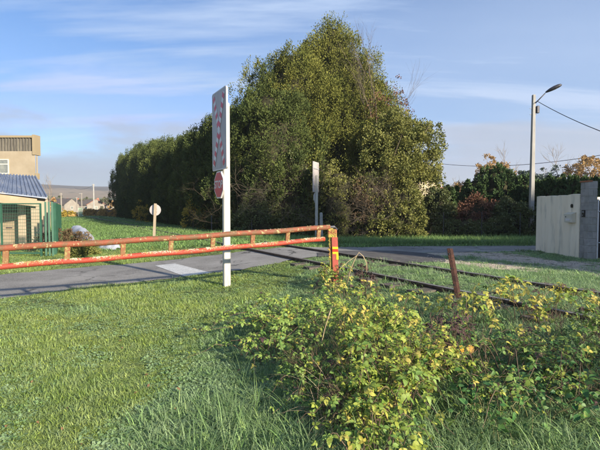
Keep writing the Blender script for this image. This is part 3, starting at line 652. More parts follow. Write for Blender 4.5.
def twigs(b, p, d, L, r, depth, rs, spread=0.5, kids=(2, 4), curve=0.15, sides=3):
    p = Vector(p); d = Vector(d).normalized(); n = 3; pts = [p.copy()]; dd = d.copy()
    for _ in range(n):
        dd = (dd + Vector((rs.gauss(0, curve), rs.gauss(0, curve), rs.gauss(0, curve) + 0.03))).normalized(); pts.append(pts[-1] + dd * L / n)
    b.tube(pts, [r * (1 - 0.5 * i / n) for i in range(n + 1)], sides if depth < 2 else 5, caps=False)
    if depth == 0: return
    for _ in range(rs.randint(*kids)):
        q = rs.uniform(0.35, 1.0); i = min(int(q * n), n - 1); s = pts[i].lerp(pts[i + 1], q * n - i)
        nd = (dd + Vector((rs.gauss(0, spread), rs.gauss(0, spread), rs.gauss(0.1, spread * .6)))).normalized()
        twigs(b, s, nd, L * rs.uniform(0.5, 0.75), r * 0.5, depth - 1, rs, spread, kids, curve, sides)

# ------------------------------------------------------------------ the cypress row along the track
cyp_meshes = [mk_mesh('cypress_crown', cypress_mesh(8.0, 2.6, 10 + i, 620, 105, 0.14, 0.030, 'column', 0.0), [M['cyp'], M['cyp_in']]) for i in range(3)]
HB = np.array([-2.3, 20.6]); HD = np.array([-0.484, 0.875]); HN = np.array([0.875, 0.484])
prng = random.Random(3)
hedge_n = 0
ordn = ['nearest', 'second', 'third', 'fourth', 'fifth', 'sixth', 'seventh', 'eighth', 'ninth', 'tenth', 'eleventh', 'twelfth', 'thirteenth', 'fourteenth', 'fifteenth', 'sixteenth', 'seventeenth', 'eighteenth', 'nineteenth', 'twentieth', 'farthest']
s_list = [2.6 + 2.95 * i for i in range(19)]
for i, s in enumerate(s_list):
    p = HB + HD * s + HN * (2.5 + prng.uniform(-0.25, 0.25))
    hh = np.interp(s, [0, 3, 8, 16, 25, 38, 60], [8.4, 7.6, 7.4, 7.2, 8.0, 9.3, 9.6]) * prng.uniform(0.94, 1.04)
    lab = 'dark cypress in the row along the track, %s from the tall tree' % ordn[i] if i < 18 else 'dark cypress at the far end of the row beside the russet hedge'
    root = thing('cypress_tree', (p[0], p[1], 0), lab, 'tree', 'dark cypresses in the row along the track')
    trunk(root, (p[0], p[1], 0), 5.5, 0.2)
    crown_from(cyp_meshes[i % 3], root, None, prng.uniform(0, 6.28), (1, 1, hh / 8.0))
# tall sunlit cypresses
def tall_tree(x, y, h, r, seed, lab, mats, n=1100, per=60, shape='cone', irr=0.2):
    root = thing('cypress_tree', (x, y, 0), lab, 'tree'); trunk(root, (x, y, 0), h * 0.7, 0.32)
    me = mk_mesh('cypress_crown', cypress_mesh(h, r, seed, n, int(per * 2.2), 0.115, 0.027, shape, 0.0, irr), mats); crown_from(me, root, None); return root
tall_tree(X(333, 28.5), 28.5, 13.2, 4.0, 31, 'tallest tree, an olive green cypress lit by the sun at its top', [M['cyp_y'], M['cyp_in']], 1400, 46, 'dome', 0.22)
tall_tree(X(312, 28.0), 28.0, 11.8, 2.9, 36, 'olive cypress pressed against the left side of the tallest tree', [M['cyp_y'], M['cyp_in']], 850, 42, 'dome', 0.3)
tall_tree(X(291, 27.2), 27.2, 10.9, 2.8, 32, 'olive cypress forming the left shoulder of the tall group', [M['cyp_y'], M['cyp_in']], 850, 42, 'column', 0.3)
tall_tree(X(268, 26.2), 26.2, 9.7, 2.8, 33, 'dark green cypress between the olive cypresses and the dark row', [M['cyp'], M['cyp_in']], 850, 42, 'cone')
tall_tree(X(352, 27.5), 27.5, 11.0, 2.5, 35, 'olive cypress joined to the right side of the tallest tree', [M['cyp_y'], M['cyp_in']], 850, 42, 'dome', 0.35)
tall_tree(X(374, 27.0), 27.0, 9.3, 2.8, 34, 'shorter olive cypress at the right flank of the tallest tree', [M['cyp_y'], M['cyp_in']], 800, 42, 'cone', 0.35)

# generic broad shrub or tree crown
def shrub_data(cx, cy, z0, w, d, h, seed, nclump, per, L, Wd, crad=0.35, flat=False, core=True):
    rs = np.random.default_rng(seed); n = nclump
    a = unit(rs.normal(0, 1, (n, 3))); a[:, 2] = np.abs(a[:, 2]) * 1.0 - 0.15 * rs.uniform(0, 1, n)
    q = rs.uniform(0.55, 1.0, n) ** 0.6 * (1 + 0.12 * np.sin(a[:, 0] * 5 + seed) + 0.1 * np.sin(a[:, 2] * 8 + seed))
    c = np.stack([a[:, 0] * w * q, a[:, 1] * d * q, np.abs(a[:, 2]) * h * q], 1)
    if flat: c[:, 2] = rs.uniform(0, 1, n) * h * (1 - 0.3 * (c[:, 0] / w) ** 4); c[:, 0] = rs.uniform(-1, 1, n) * w
    cents = c + np.array([cx, cy, z0]); V, F, A = clump_foliage(cents, rs.uniform(0.5, 1.2, n) * crad, per, L, Wd, rs, unit(a), up=0.25, shell=0.3)
    parts = [(V, F, A, 0)]
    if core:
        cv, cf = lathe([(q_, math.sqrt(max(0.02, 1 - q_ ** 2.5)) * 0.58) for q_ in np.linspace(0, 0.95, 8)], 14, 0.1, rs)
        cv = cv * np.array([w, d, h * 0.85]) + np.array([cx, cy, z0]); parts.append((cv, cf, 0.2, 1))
    return merge(*parts)
def shrub(name, label, cat, cx, cy, w, d, h, seed, n, per, L, Wd, leafm, group=None, z0=0.0, crad=0.35, trunk_h=0, core=True, limbs=3, tr=0.1, flat=False):
    root = thing(name, (cx, cy, 0), label, cat, group)
    V, F, A, Mi = shrub_data(cx, cy, z0, w, d, h, seed, n, per, L, Wd, crad, flat, core)
    npmesh('crown' if 'tree' in name else 'foliage', V, F, [leafm, M['cyp_in']], root, attr=A, midx=Mi)
    trunk(root, (cx, cy, 0), trunk_h or h * 0.6, tr, limbs=limbs, rs=random.Random(seed))
    return root
# broadleaf tree on the right of the group, sunlit
shrub('broadleaf_tree', 'sunlit ragged broadleaf tree at the right end of the tall group', 'tree', X(404, 23.5), 23.5, 1.85, 1.6, 4.2, 41, 330, 75, 0.11, 0.038, M['olive'], z0=2.9, crad=0.42, trunk_h=5.5, core=False, limbs=7, tr=0.14)
shrub('broadleaf_tree', 'thin pale tree with brownish leaves in front of the shorter olive cypress', 'tree', X(386, 22.8), 22.8, 1.5, 1.3, 5.2, 42, 200, 60, 0.11, 0.035, M['olive'], z0=1.6, crad=0.42, trunk_h=5.5, core=False, limbs=7, tr=0.12)
shrub('green_bush', 'round yellow green bush catching the sun below the broadleaf tree', 'bush', X(406, 21.6), 21.6, 0.95, 0.9, 2.8, 43, 170, 80, 0.10, 0.035, M['olive'], crad=0.32, tr=0.06)
# bare tree sticking out above
def bare_tree(label, x, y, h, seed, spread=0.45, m='bark_pale', group=None, lean=0.0, depth=4, r=0.09, kids=(3, 5)):
    rs = random.Random(seed); root = thing('bare_tree', (x, y, 0), label, 'tree', group); b = MB()
    b.tube([(x, y, -0.1), (x + lean * .5, y, h * .3), (x + lean, y, h * .55)], [r, r * .8, r * .6], 7); tp = Vector((x + lean, y, h * .55)); b.build('trunk', M[m], root)
    b = MB(); twigs(b, tp, (0.02, 0, 1), h * .3, r * .5, depth, rs, spread, kids, 0.08)
    for _ in range(3): twigs(b, Vector((x + lean * .8, y, h * rs.uniform(.35, .5))), (rs.uniform(-.6, .6), rs.uniform(-.3, .3), 1), h * .28, r * .35, depth - 1, rs, spread, kids, 0.1)
    b.build('branches', M[m], root); return root, b
r1, _ = bare_tree('bare leafless tree whose twigs stick out right of the tallest top', X(376, 25.2), 25.2, 11.6, 5, 0.20, depth=4, r=0.06, m='twig')
V, F, A, Mi = shrub_data(X(391, 24.6), 24.6, 6.6, 1.2, 0.7, 2.2, 44, 34, 16, 0.09, 0.035, 0.3, core=False); npmesh('leaves', V, F, [M['redleaf']], r1, attr=A)
# tangle at the foot of the tall group
def tangle(label, cx, cy, w, h, seed, mt, n=130, per=70, L=0.10, tw=26):
    rs = random.Random(seed); root = shrub('tangled_shrub', label, 'bush', cx, cy, w, 0.9, h, seed, n, per, L, L * 0.36, mt, crad=0.38, tr=0.06)
    b = MB()
    for _ in range(tw):
        x = cx + rs.uniform(-w, w); twigs(b, (x, cy - 0.75 + rs.uniform(-.3, .2), rs.uniform(0.1, h * .7)), (rs.uniform(-1, 1), rs.uniform(-.5, .1), rs.uniform(-.2, .9)), rs.uniform(.6, 1.3), 0.007, 3, rs, 0.6, (2, 4), 0.25)
    b.build('twigs', M['twig'], root); return root
tangle('dark ivy covered shrub at the foot of the trees left of the far sign', X(262, 21.9), 21.9, 1.2, 3.6, 51, M['ivy'])
tangle('brownish tangle of climber behind the far sign', X(296, 22.3), 22.3, 1.2, 4.4, 52, M['ivy'])
tangle('ivy thicket with a few yellow leaves right of the far sign', X(338, 22.4), 22.4, 1.3, 4.0, 53, M['olive'])
tangle('tangle of bare climbers under the tall trees', X(368, 22.4), 22.4, 1.1, 3.6, 54, M['brownleaf'], 110, 50, tw=60)
tangle('low green shrub at the foot of the climbers', X(385, 21.6), 21.6, 0.9, 1.5, 55, M['olive'], 70, 60, tw=6)
for i, (u, v0, Y, h, lab) in enumerate([(193, 0, 27.0, 2.3, 'small yellow leaved shrub at the hedge foot right of the round sign'), (141, 0, 40.0, 2.6, 'thin yellow shrub at the hedge foot left of the round sign')]):
    shrub('yellow_shrub', lab, 'bush', X(u, Y), Y, 0.7, 0.4, h, 60 + i, 40, 26, 0.11, 0.045, M['yellowleaf'], crad=0.3, core=False, tr=0.03)
rr_ = random.Random(9)
for i, (s, lab) in enumerate([(3.0, 'bare climber over the face of the nearest dark cypresses'), (9.5, 'bare brown climber on the hedge face behind the near sign'), (17.0, 'bare brown climber higher on the hedge face left of the near sign')]):
    p = HB + HD * s - HN * 0.1; root = thing('climber', (p[0], p[1], 0), lab, 'climber')
    for _ in range(16):
        b = MB(); twigs(b, (p[0] + HD[0] * rr_.uniform(-2, 2), p[1] + HD[1] * rr_.uniform(-2, 2), rr_.uniform(0.2, 3.6)), (rr_.uniform(-1, 1), rr_.uniform(-.6, .2), rr_.uniform(-.2, 1)), rr_.uniform(.6, 1.2), 0.006, 3, rr_, 0.6, (2, 4), 0.28); b.build('stem', M['bark'], root)

# ------------------------------------------------------------------ right: hedges beyond the road
shrub('evergreen_bush', 'dark ivy clad bush just right of the sunlit green bush', 'bush', X(437, 23.5), 23.5, 1.15, 1.0, 2.55, 71, 150, 90, 0.10, 0.04, M['ivy'], crad=0.35)
shrub('red_shrub', 'reddish brown leaved shrub in the dark hedge beyond the road', 'bush', X(478, 23.6), 23.6, 1.5, 0.9, 2.35, 72, 150, 60, 0.10, 0.036, M['redleaf'], crad=0.35)
shrub('evergreen_bush', 'dark low evergreen bush right of the reddish shrub', 'bush', X(512, 23.0), 23.0, 1.2, 0.9, 2.2, 73, 140, 90, 0.10, 0.04, M['ivy'], crad=0.35)
shrub('evergreen_bush', 'low dark creeper mound under the reddish shrub', 'bush', X(463, 22.6), 22.6, 1.5, 0.5, 1.0, 74, 90, 80, 0.09, 0.036, M['ivy'], crad=0.26)
shrub('evergreen_bush', 'small dark creeper mound left of the street lamp', 'bush', X(499, 22.5), 22.5, 0.9, 0.5, 1.1, 75, 80, 80, 0.09, 0.036, M['ivy'], crad=0.26)
for i, (u, Y, h, r, lab) in enumerate([(450, 26, 2.75, 0.7, 'small dark conifer with a pointed top left of the twin conifers'), (477, 26, 3.2, 1.0, 'left one of the twin bushy dark conifers'), (494, 26, 3.9, 1.15, 'taller right one of the twin bushy dark conifers'),
                                       (521, 26, 3.4, 1.1, 'dark conifer directly left of the street lamp pole'), (543, 24, 2.9, 0.9, 'dark conifer showing above the left end of the cream wall'), (557, 23, 3.2, 0.9, 'tallest dark conifer behind the middle of the cream wall'), (575, 22, 3.0, 0.9, 'dark conifer behind the cream wall beside the block pillar'), (594, 22, 2.9, 0.9, 'dark conifer behind the block pillar')]):
    root = thing('conifer', (X(u, Y), Y, 0), lab, 'conifer', 'dark conifers beyond the road'); trunk(root, (X(u, Y), Y, 0), h * .7, 0.1)
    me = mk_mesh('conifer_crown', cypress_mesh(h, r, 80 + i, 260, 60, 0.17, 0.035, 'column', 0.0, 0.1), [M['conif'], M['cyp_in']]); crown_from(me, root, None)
# chain link fence wires in front of bushes
def wire_fence():
    x0, x1, y = X(405, 22.0), X(520, 22.0), 21.95; root = thing('wire_fence', (x0, y, 0), 'low wire fence in front of the dark bushes beyond the road', 'fence')
    b = MB(); k = 12
    for z in (0.35, 0.75, 1.0, 1.25): b.tube([(x0 + (x1 - x0) * i / 10, y, z + 0.01 * math.sin(i * 2)) for i in range(11)], 0.0025, 4)
    w = b.build('wire', M['dark_metal'], root)
    for i in range(4):
        b = MB(); x = x0 + (x1 - x0) * i / 3; b.tube([(x, y + .03, -0.1), (x, y + .03, 1.3)], 0.02, 6); b.build('post', M['dark_metal'], root)
wire_fence()

# far right background
def house(name, label, x, y, w, d, h, rh, rot, wm, rm, wins=(), chim=True, group=None, z=0, door=False):
    from mathutils import Matrix
    Mx = Matrix.Translation((x, y, z)) @ Matrix.Rotation(rot, 4, 'Z'); root = thing(name, (x, y, z), label, 'house', group)
    b = MB(); poly = [(-w/2, -d/2, 0), (w/2, -d/2, 0), (w/2, -d/2, h), (0, -d/2, h + rh), (-w/2, -d/2, h)]
    b.prism([Mx @ Vector(p) for p in poly], (Mx.to_3x3() @ Vector((0, d, 0)))); b.build('wall', wm, root)
    t = 0.14; ov = 0.25; b = MB()
    for s in (-1, 1):
        e = Vector((s * (w/2 + ov), 0, h - ov * rh / (w/2))); rg = Vector((0, 0, h + rh)); up = Vector((0, 0, t))
        a = [e + Vector((0, -d/2 - .15, .03)), rg + Vector((0, -d/2 - .15, .03)), rg + Vector((0, d/2 + .15, .03)), e + Vector((0, d/2 + .15, .03))]
        b.prism([Mx @ p for p in a], up)
    rf = b.build('roof', rm, root)
    if chim: b = MB(); b.box((-.3, d/2 - 1.1, h + rh - .5), (.3, d/2 - .5, h + rh + .6), M=Mx); b.build('chimney', M['redroof'], rf)
    for (wx, wz, ww, wh, side) in wins:
        if side == 'f': lo, hi = (wx - ww/2, -d/2 - .03, wz), (wx + ww/2, -d/2 + .1, wz + wh)
        else: lo, hi = (w/2 - .1, wx - ww/2, wz), (w/2 + .03, wx + ww/2, wz + wh)
        if side == 'l': lo, hi = (-w/2 - .03, wx - ww/2, wz), (-w/2 + .1, wx + ww/2, wz + wh)
        b = MB(); b.box(lo, hi, M=Mx); wn_ = b.build('window', M['frame_w'], root)
        e = 0.08
        if side == 'f': lo2, hi2 = (lo[0] + e, lo[1] - .01, lo[2] + e), (hi[0] - e, hi[1], hi[2] - e)
        elif side == 'r': lo2, hi2 = (lo[0], lo[1] + e, lo[2] + e), (hi[0] + .01, hi[1] - e, hi[2] - e)
        else: lo2, hi2 = (lo[0] - .01, lo[1] + e, lo[2] + e), (hi[0], hi[1] - e, hi[2] - e)
        b = MB(); b.box(lo2, hi2, M=Mx); b.build('pane', M['glass'], wn_)
    return root
# stone gable house behind the right bushes
house('stone_house', 'old stone gabled house with dark roof behind the sunlit bush', X(389, 66), 66, 5.6, 14, 4.2, 3.2, R(32), M['stonewall'], M['slate'], [(0.3, 1.4, 1.2, 1.6, 'f')])
house('red_roofed_house', 'low house with a red tile roof right of the stone gable', X(436, 72), 72, 7, 9, 2.2, 2.5, R(80), M['housewall'], M['redroof'], [(0, 0.8, 1, 1.1, 'f')], chim=False)
def far_tree(label, x, y, h, w, seed, lm, z0=None, n=120, per=70, L=0.34, core=False, group=None, z=0.0):
    rs = random.Random(seed); root = thing('tree', (x, y, z), label, 'tree', group); z0 = h * .35 if z0 is None else z0
    V, F, A, Mi = shrub_data(x, y, z + z0, w, w * .9, h - z0, seed, n, per, L, L * .35, w * 0.2, core=core)
    npmesh('crown', V, F, [lm, M['cyp_in']], root, attr=A, midx=Mi)
    b = MB(); b.tube([(x, y, z - .2), (x, y, z + h * .55)], [0.025 * h, 0.012 * h], 6)
    for _ in range(8): twigs(b, (x, y, z + h * rs.uniform(.3, .5)), (rs.uniform(-.8, .8), rs.uniform(-.5, .5), 1), h * .3, 0.006 * h, 2, rs, 0.4, (3, 4), .1)
    b.build('trunk', M['bark_pale'], root); return root
far_tree('golden leaved tree above the twin conifers', X(494, 58), 58, 8.4, 2.9, 91, M['autumn'], 3.0, 110, 50, 0.22)
far_tree('low pale gold tree left of the golden one', X(468, 60), 60, 5.6, 2.6, 92, M['autumn'], 2.0, 90, 50, 0.22)
far_tree('bluish cedar behind the street lamp pole', X(527, 48), 48, 6.4, 1.5, 93, M['cedar'], 2.5, 80, 70, 0.24)
far_tree('pale grey gold tree right of the street lamp pole', X(546, 52), 52, 6.4, 2.6, 94, M['cedar'], 2.0, 80, 50, 0.22)
far_tree('wide orange leaved tree behind the block pillar', X(583, 50), 50, 7.3, 3.4, 95, M['autumn'], 2.4, 150, 60, 0.22)
far_tree('orange leaved tree past the right edge of the pillar', X(618, 50), 50, 7.0, 3.0, 96, M['autumn'], 2.4, 120, 60, 0.22)
far_tree('grey green tree far behind the red roof', X(446, 85), 85, 6.2, 3.2, 97, M['cedar'], 1.5, 70, 50, 0.34)
bare_tree('bare tree rising out of the golden tree', X(507, 60), 60, 9.6, 12, 0.4, depth=3)
bare_tree('slender bare tree above the cream wall', X(557, 52), 52, 8.2, 13, 0.4, depth=3)
bare_tree('small bare tree behind the distant wooden pole', X(425, 80), 80, 7.6, 14, 0.4, depth=3)
bare_tree('low bare tree between the red roof and the gold tree', X(455, 75), 75, 6.6, 15, 0.45, depth=3)

# ------------------------------------------------------------------ street lamp and cables
def street_lamp():
    Y = 22.8; x = X(531.3, Y); root = thing('street_lamp', (x, Y, 0), 'tall grey concrete street lamp beyond the road on the right', 'street lamp')
    b = MB(); b.tube([(x, Y, -0.3), (x, Y, 7.3)], [0.165, 0.105], 4, sq=True); b.build('pole', M['concrete'], root, bevel=0.02)
    b = MB(); b.tube([(x + .05, Y - .05, 6.85), (x + .18, Y - .12, 7.0), (x + .42, Y - .3, 7.3)], 0.028, 8); b.build('arm', M['dark_metal'], root, smooth=True)
    # lamp head: a flattened drop
    b = MB(); c = Vector((x + .78, Y - .5, 7.50)); d = Vector((.80, -.35, .38)).normalized(); sd_ = d.cross(Vector((0, 0, 1))).normalized(); up = sd_.cross(d)
    prof = [(-.44, .045), (-.36, .09), (-.2, .145), (0, .17), (.18, .155), (.3, .10), (.34, .03)]; n = 12; vs = []
    for q, r in prof:
        for j in range(n):
            t = 6.2832 * j / n; k = 0.75 if math.sin(t) > 0 else 0.42; vs.append(c + d * q + sd_ * r * math.cos(t) * 1.05 + up * r * math.sin(t) * k)
    fs = [(i*n+j, i*n+(j+1)%n, (i+1)*n+(j+1)%n, (i+1)*n+j) for i in range(len(prof)-1) for j in range(n)] + [tuple(range(n)), tuple((len(prof)-1)*n+j for j in range(n))]
    b.add(vs, fs); hd = b.build('lamp_head', M['dark_metal'], root, smooth=True)
    b = MB(); vs = []
    for q, r in [(-.22, .09), (-.1, .125), (.08, .13), (.24, .09)]:
        for j in range(n + 1):
            t = math.pi + math.pi * j / n; vs.append(c + d * q + sd_ * r * math.cos(t) + up * (r * math.sin(t) * 0.45 - 0.012))
    m_ = n + 1; b.add(vs, [(i*m_+j, i*m_+j+1, (i+1)*m_+j+1, (i+1)*m_+j) for i in range(3) for j in range(n)]); b.build('lens', M['lamp_glass'], hd, smooth=True)
    b = MB(); b.box((x + .11, Y - .14, 6.35), (x + .25, Y + .02, 6.72)); b.build('bracket', M['dark_metal'], root, bevel=0.02)
    b = MB(); b.tube([(x - .19, Y, 6.6), (x + .19, Y, 6.6)], 0.02, 6); b.tube([(x - .18, Y, 6.3), (x + .18, Y, 6.3)], 0.02, 6); b.build('strap', M['galv'], root)
    a = P(537, 101, 22.7); e = P(602, 122.5, 17.0); e2 = a + (e - a) * 2.2
    b = MB(); b.tube([a.lerp(e2, t / 16) + Vector((0, 0, -0.35 * 4 * (t/16) * (1 - t/16))) for t in range(17)], 0.016, 5)
    tag(b.build('overhead_cable', M['cable']), 'overhead cable running right from the street lamp top', 'cable')
street_lamp()
def far_poles():
    Y = 75; x = X(440.5, Y); root = thing('utility_pole', (x, Y, 0), 'distant grey utility pole right of the stone gable', 'utility pole')
    b = MB(); b.tube([(x, Y, -.2), (x, Y, 9.2)], [.22, .16], 7); b.build('pole', M['concrete'], root); b = MB(); b.box((x - .45, Y - .06, 8.8), (x + .45, Y + .06, 8.95)); b.build('crossbar', M['concrete'], root)
    a = Vector((x, Y, 9.0)); c = P(530, 165.5, 60); d = P(640, 148, 46); b = MB()
    def q(t): return a * (1-t)**2 + (c * 2 - (a + d) * .5) * 2 * t * (1-t) * 1.0 + d * t * t
    b.tube([a.lerp(d, t/20) + Vector((0, 0, -1.0 * 4 * (t/20) * (1 - t/20))) for t in range(21)], 0.035, 5)
    tag(b.build('overhead_cable', M['cable']), 'far overhead cable sagging across the sky above the conifers', 'cable')
    for i, (u, vt, Y, lab) in enumerate([(94, 184, 95, 'tallest of the poles beyond the field'), (61.5, 193, 100, 'pole beyond the field nearest the green fence'), (77, 197, 130, 'slim pole between the two taller ones beyond the field'), (82, 193, 150, 'thin lamp pole just left of the tallest pole')]):
        x = X(u, Y); h = 1.5 + (HZ - vt) / FPX * Y; root = thing('utility_pole', (x, Y, 0), lab, 'utility pole', 'poles beyond the field')
        b = MB(); b.tube([(x, Y, -.2), (x, Y, h)], [.17, .12], 7); b.build('pole', M['housewall'] if i else M['concrete'], root)
        b = MB(); b.box((x - .3 - (i == 3) * .6, Y - .06, h - .3), (x + .3, Y + .06, h - .16)); b.build('crossbar', M['concrete'], root)
    a = P(94, 184.8, 95); e = P(74, 187.5, 150); b = MB()
    b.tube([a.lerp(e, t/8) + Vector((0, 0, -.8 * 4 * (t/8) * (1 - t/8))) for t in range(9)], 0.03, 4); tag(b.build('overhead_cable', M['cable']), 'thin cable leaving the tallest pole beyond the field', 'cable')
far_poles()

# ------------------------------------------------------------------ cream wall, pillar, mailbox, gate
WX = 8.3
def wall_right():
    y0, y1 = 13.06, 15.45; root = thing('garden_wall', (WX, y0, 0), 'cream rendered garden wall with uneven lower edge beside the drive', 'wall')
    b = MB(); n = 14; prof = []
    pts = [(WX, y0, -.1), (WX, y1, -.1)] + [(WX, y1 - (y1 - y0) * i / n, 1.90 + 0.012 * math.sin(i * 1.7) + (0.015 if i > 10 else 0)) for i in range(n + 1)]
    b.prism(pts, (0.2, 0, 0)); b.build('wall_panel', M['render_w'], root)
    # return of the wall going right behind
    b = MB(); b.box((WX + .2, y1 - .2, -.1), (WX + 6, y1, 1.88)); b.build('wall_return', M['render_w'], root)
    # mailbox
    yb = 13.42; root = thing('mailbox', (WX, yb, 1.1), 'cream metal mailbox fixed to the cream wall', 'mailbox')
    z0, z1 = 1.06, 1.36; hw = .19; dd = .13
    b = MB(); b.prism([(WX - .002, yb - hw, z0), (WX - dd, yb - hw, z0), (WX - dd, yb - hw, z1 - .05), (WX - .002, yb - hw, z1)], (0, 2 * hw, 0)); b.build('box', M['mailbox'], root, bevel=.008)
    b = MB(); b.prism([(WX - dd - .012, yb - hw - .01, z1 - .09), (WX - dd - .012, yb - hw - .01, z1 - .045), (WX, yb - hw - .01, z1 + .012), (WX, yb - hw - .01, z1 + .002), (WX - dd - .003, yb - hw - .01, z1 - .055), (WX - dd - .003, yb - hw - .01, z1 - .09)], (0, 2 * hw + .02, 0)); b.build('lid', M['mailbox'], root)
    b = MB(); b.box((WX - dd - .014, yb - .1, z0 + .05), (WX - dd - .001, yb + .1, z0 + .12)); b.build('name_plate', M['sign_white'], root)
    b = MB(); b.tube([(WX - dd - .02, yb + .1, z0 + .17), (WX - dd, yb + .1, z0 + .17)], .014, 8); b.build('lock', M['dark_metal'], root)
    b = MB(); b.prism([(WX - .004, 13.42 + a, 1.56 + c) for a, c in [(-.035, -.05), (.035, -.05), (.045, .02), (.02, .06), (-.02, .06), (-.045, .02)]], (-.03, 0, 0)); tag(b.build('house_number_plate', M['black']), 'tiny black plate on the wall above the mailbox', 'plate')
wall_right()
def pillar():
    x0, x1, y0, y1 = WX - .004, WX + .25, 12.66, 13.04; root = thing('block_pillar', (x0, y0, 0), 'grey concrete block gate pillar at the end of the cream wall', 'pillar')
    b = MB(); b.box((x0 + .012, y0 + .012, -.1), (x1 - .012, y1 - .012, 2.27)); b.build('mortar', M['mortar'], root)
    meshes = {}
    for k in range(11):
        z0 = k * .205 + .0; 
        for h in range(2):
            if k % 2 == 0: dims = (x1 - x0, (y1 - y0) / 2 - .005); loc = (x0, y0 + h * ((y1 - y0) / 2 + .005))
            else: dims = ((x1 - x0) / 2 - .005, y1 - y0); loc = (x0 + h * ((x1 - x0) / 2 + .005), y0)
            key = k % 2
            if key not in meshes:
                b = MB(); b.box((0, 0, 0), (dims[0], dims[1], .193)); o = b.build('block', M['block'], root, bevel=.007, loc=(0, 0, 0)); meshes[key] = o
            else: o = meshes[key].copy(); link(o, root)
            o.location = Vector((loc[0], loc[1], z0)) - root.location + Vector((random.uniform(-.002, .002), random.uniform(-.002, .002), 0))
    b = MB(); b.box((x0 - .03, y0 - .01, 2.255), (x0 + .10, y1 + .01, 2.29)); b.build('cap_tile', M['tile'], root, bevel=.006)
    b = MB(); b.box((x0 + .105, y0 + .01, 2.25), (x1, y1 - .01, 2.275)); b.build('cap_mortar', M['mortar'], root)
    r2 = thing('intercom', (x0, 12.86, 1.3), 'small black intercom on the side of the block pillar', 'intercom')
    b = MB(); b.box((x0 - .035, 12.79, 1.24), (x0 - .003, 12.92, 1.44)); b.build('case', M['black'], r2, bevel=.006)
    b = MB(); b.box((x0 - .04, 12.81, 1.36), (x0 - .034, 12.88, 1.41)); b.build('screen', M['lamp_glass'], r2)
    b = MB(); b.tube([(x0 - .036, 12.86, 1.29), (x0 - .044, 12.86, 1.29)], .012, 8); b.build('button', M['galv'], r2)
pillar()
def gate():
    x0, x1, y = WX + .335, WX + 3.2, 12.72; root = thing('driveway_gate', (x0, y, 0), 'black framed driveway gate with tan boards at the right edge', 'gate')
    b = MB(); b.box((x0, y - .04, .06), (x0 + .07, y + .04, 1.72)); b.build('gate_post', M['black'], root)
    b = MB()
    for z in (.10, .80, 1.60): b.box((x0 + .07, y - .025, z), (x1, y + .025, z + .05))
    b.box((x1, y - .025, .10), (x1 + .05, y + .025, 1.65)); b.build('gate_frame', M['black'], root)
    bm_ = None; k = 0; xx = x0 + .12
    while xx < x1 - .16:
        if bm_ is None: b = MB(); b.box((0, 0, 0), (.14, .02, .74)); bm_ = b.build('board', M['gate_wood'], root, loc=(0, 0, 0)); o = bm_
        else: o = bm_.copy(); link(o, root)
        o.location = Vector((xx, y - .01, .855)) - root.location; xx += .15
    b = MB(); b.box((x0 + .1, y - .012, .16), (x1 - .02, y + .012, .79)); b.build('lower_panel', M['black'], root)
    b = MB()
    for i in range(2): b.tube([(x0 + .04, y - .05, .5 + .9 * i), (x0 - .04, y - .05, .5 + .9 * i)], .016, 6)
    b.build('hinge', M['galv'], root)
    b = MB(); b.tube([(x0 + .16, y - .07, .28 + .0), (x0 + .30, y - .07, .36), (x0 + .30, y - .07, .5)], .014, 6); b.build('handle', M['galv'], root)
    b = MB(); b.box((x0 - .055, y - .03, -.05), (x0 - .012, y + .03, 1.75)); b.build('hanging_post', M['sign_white'], root)
gate()

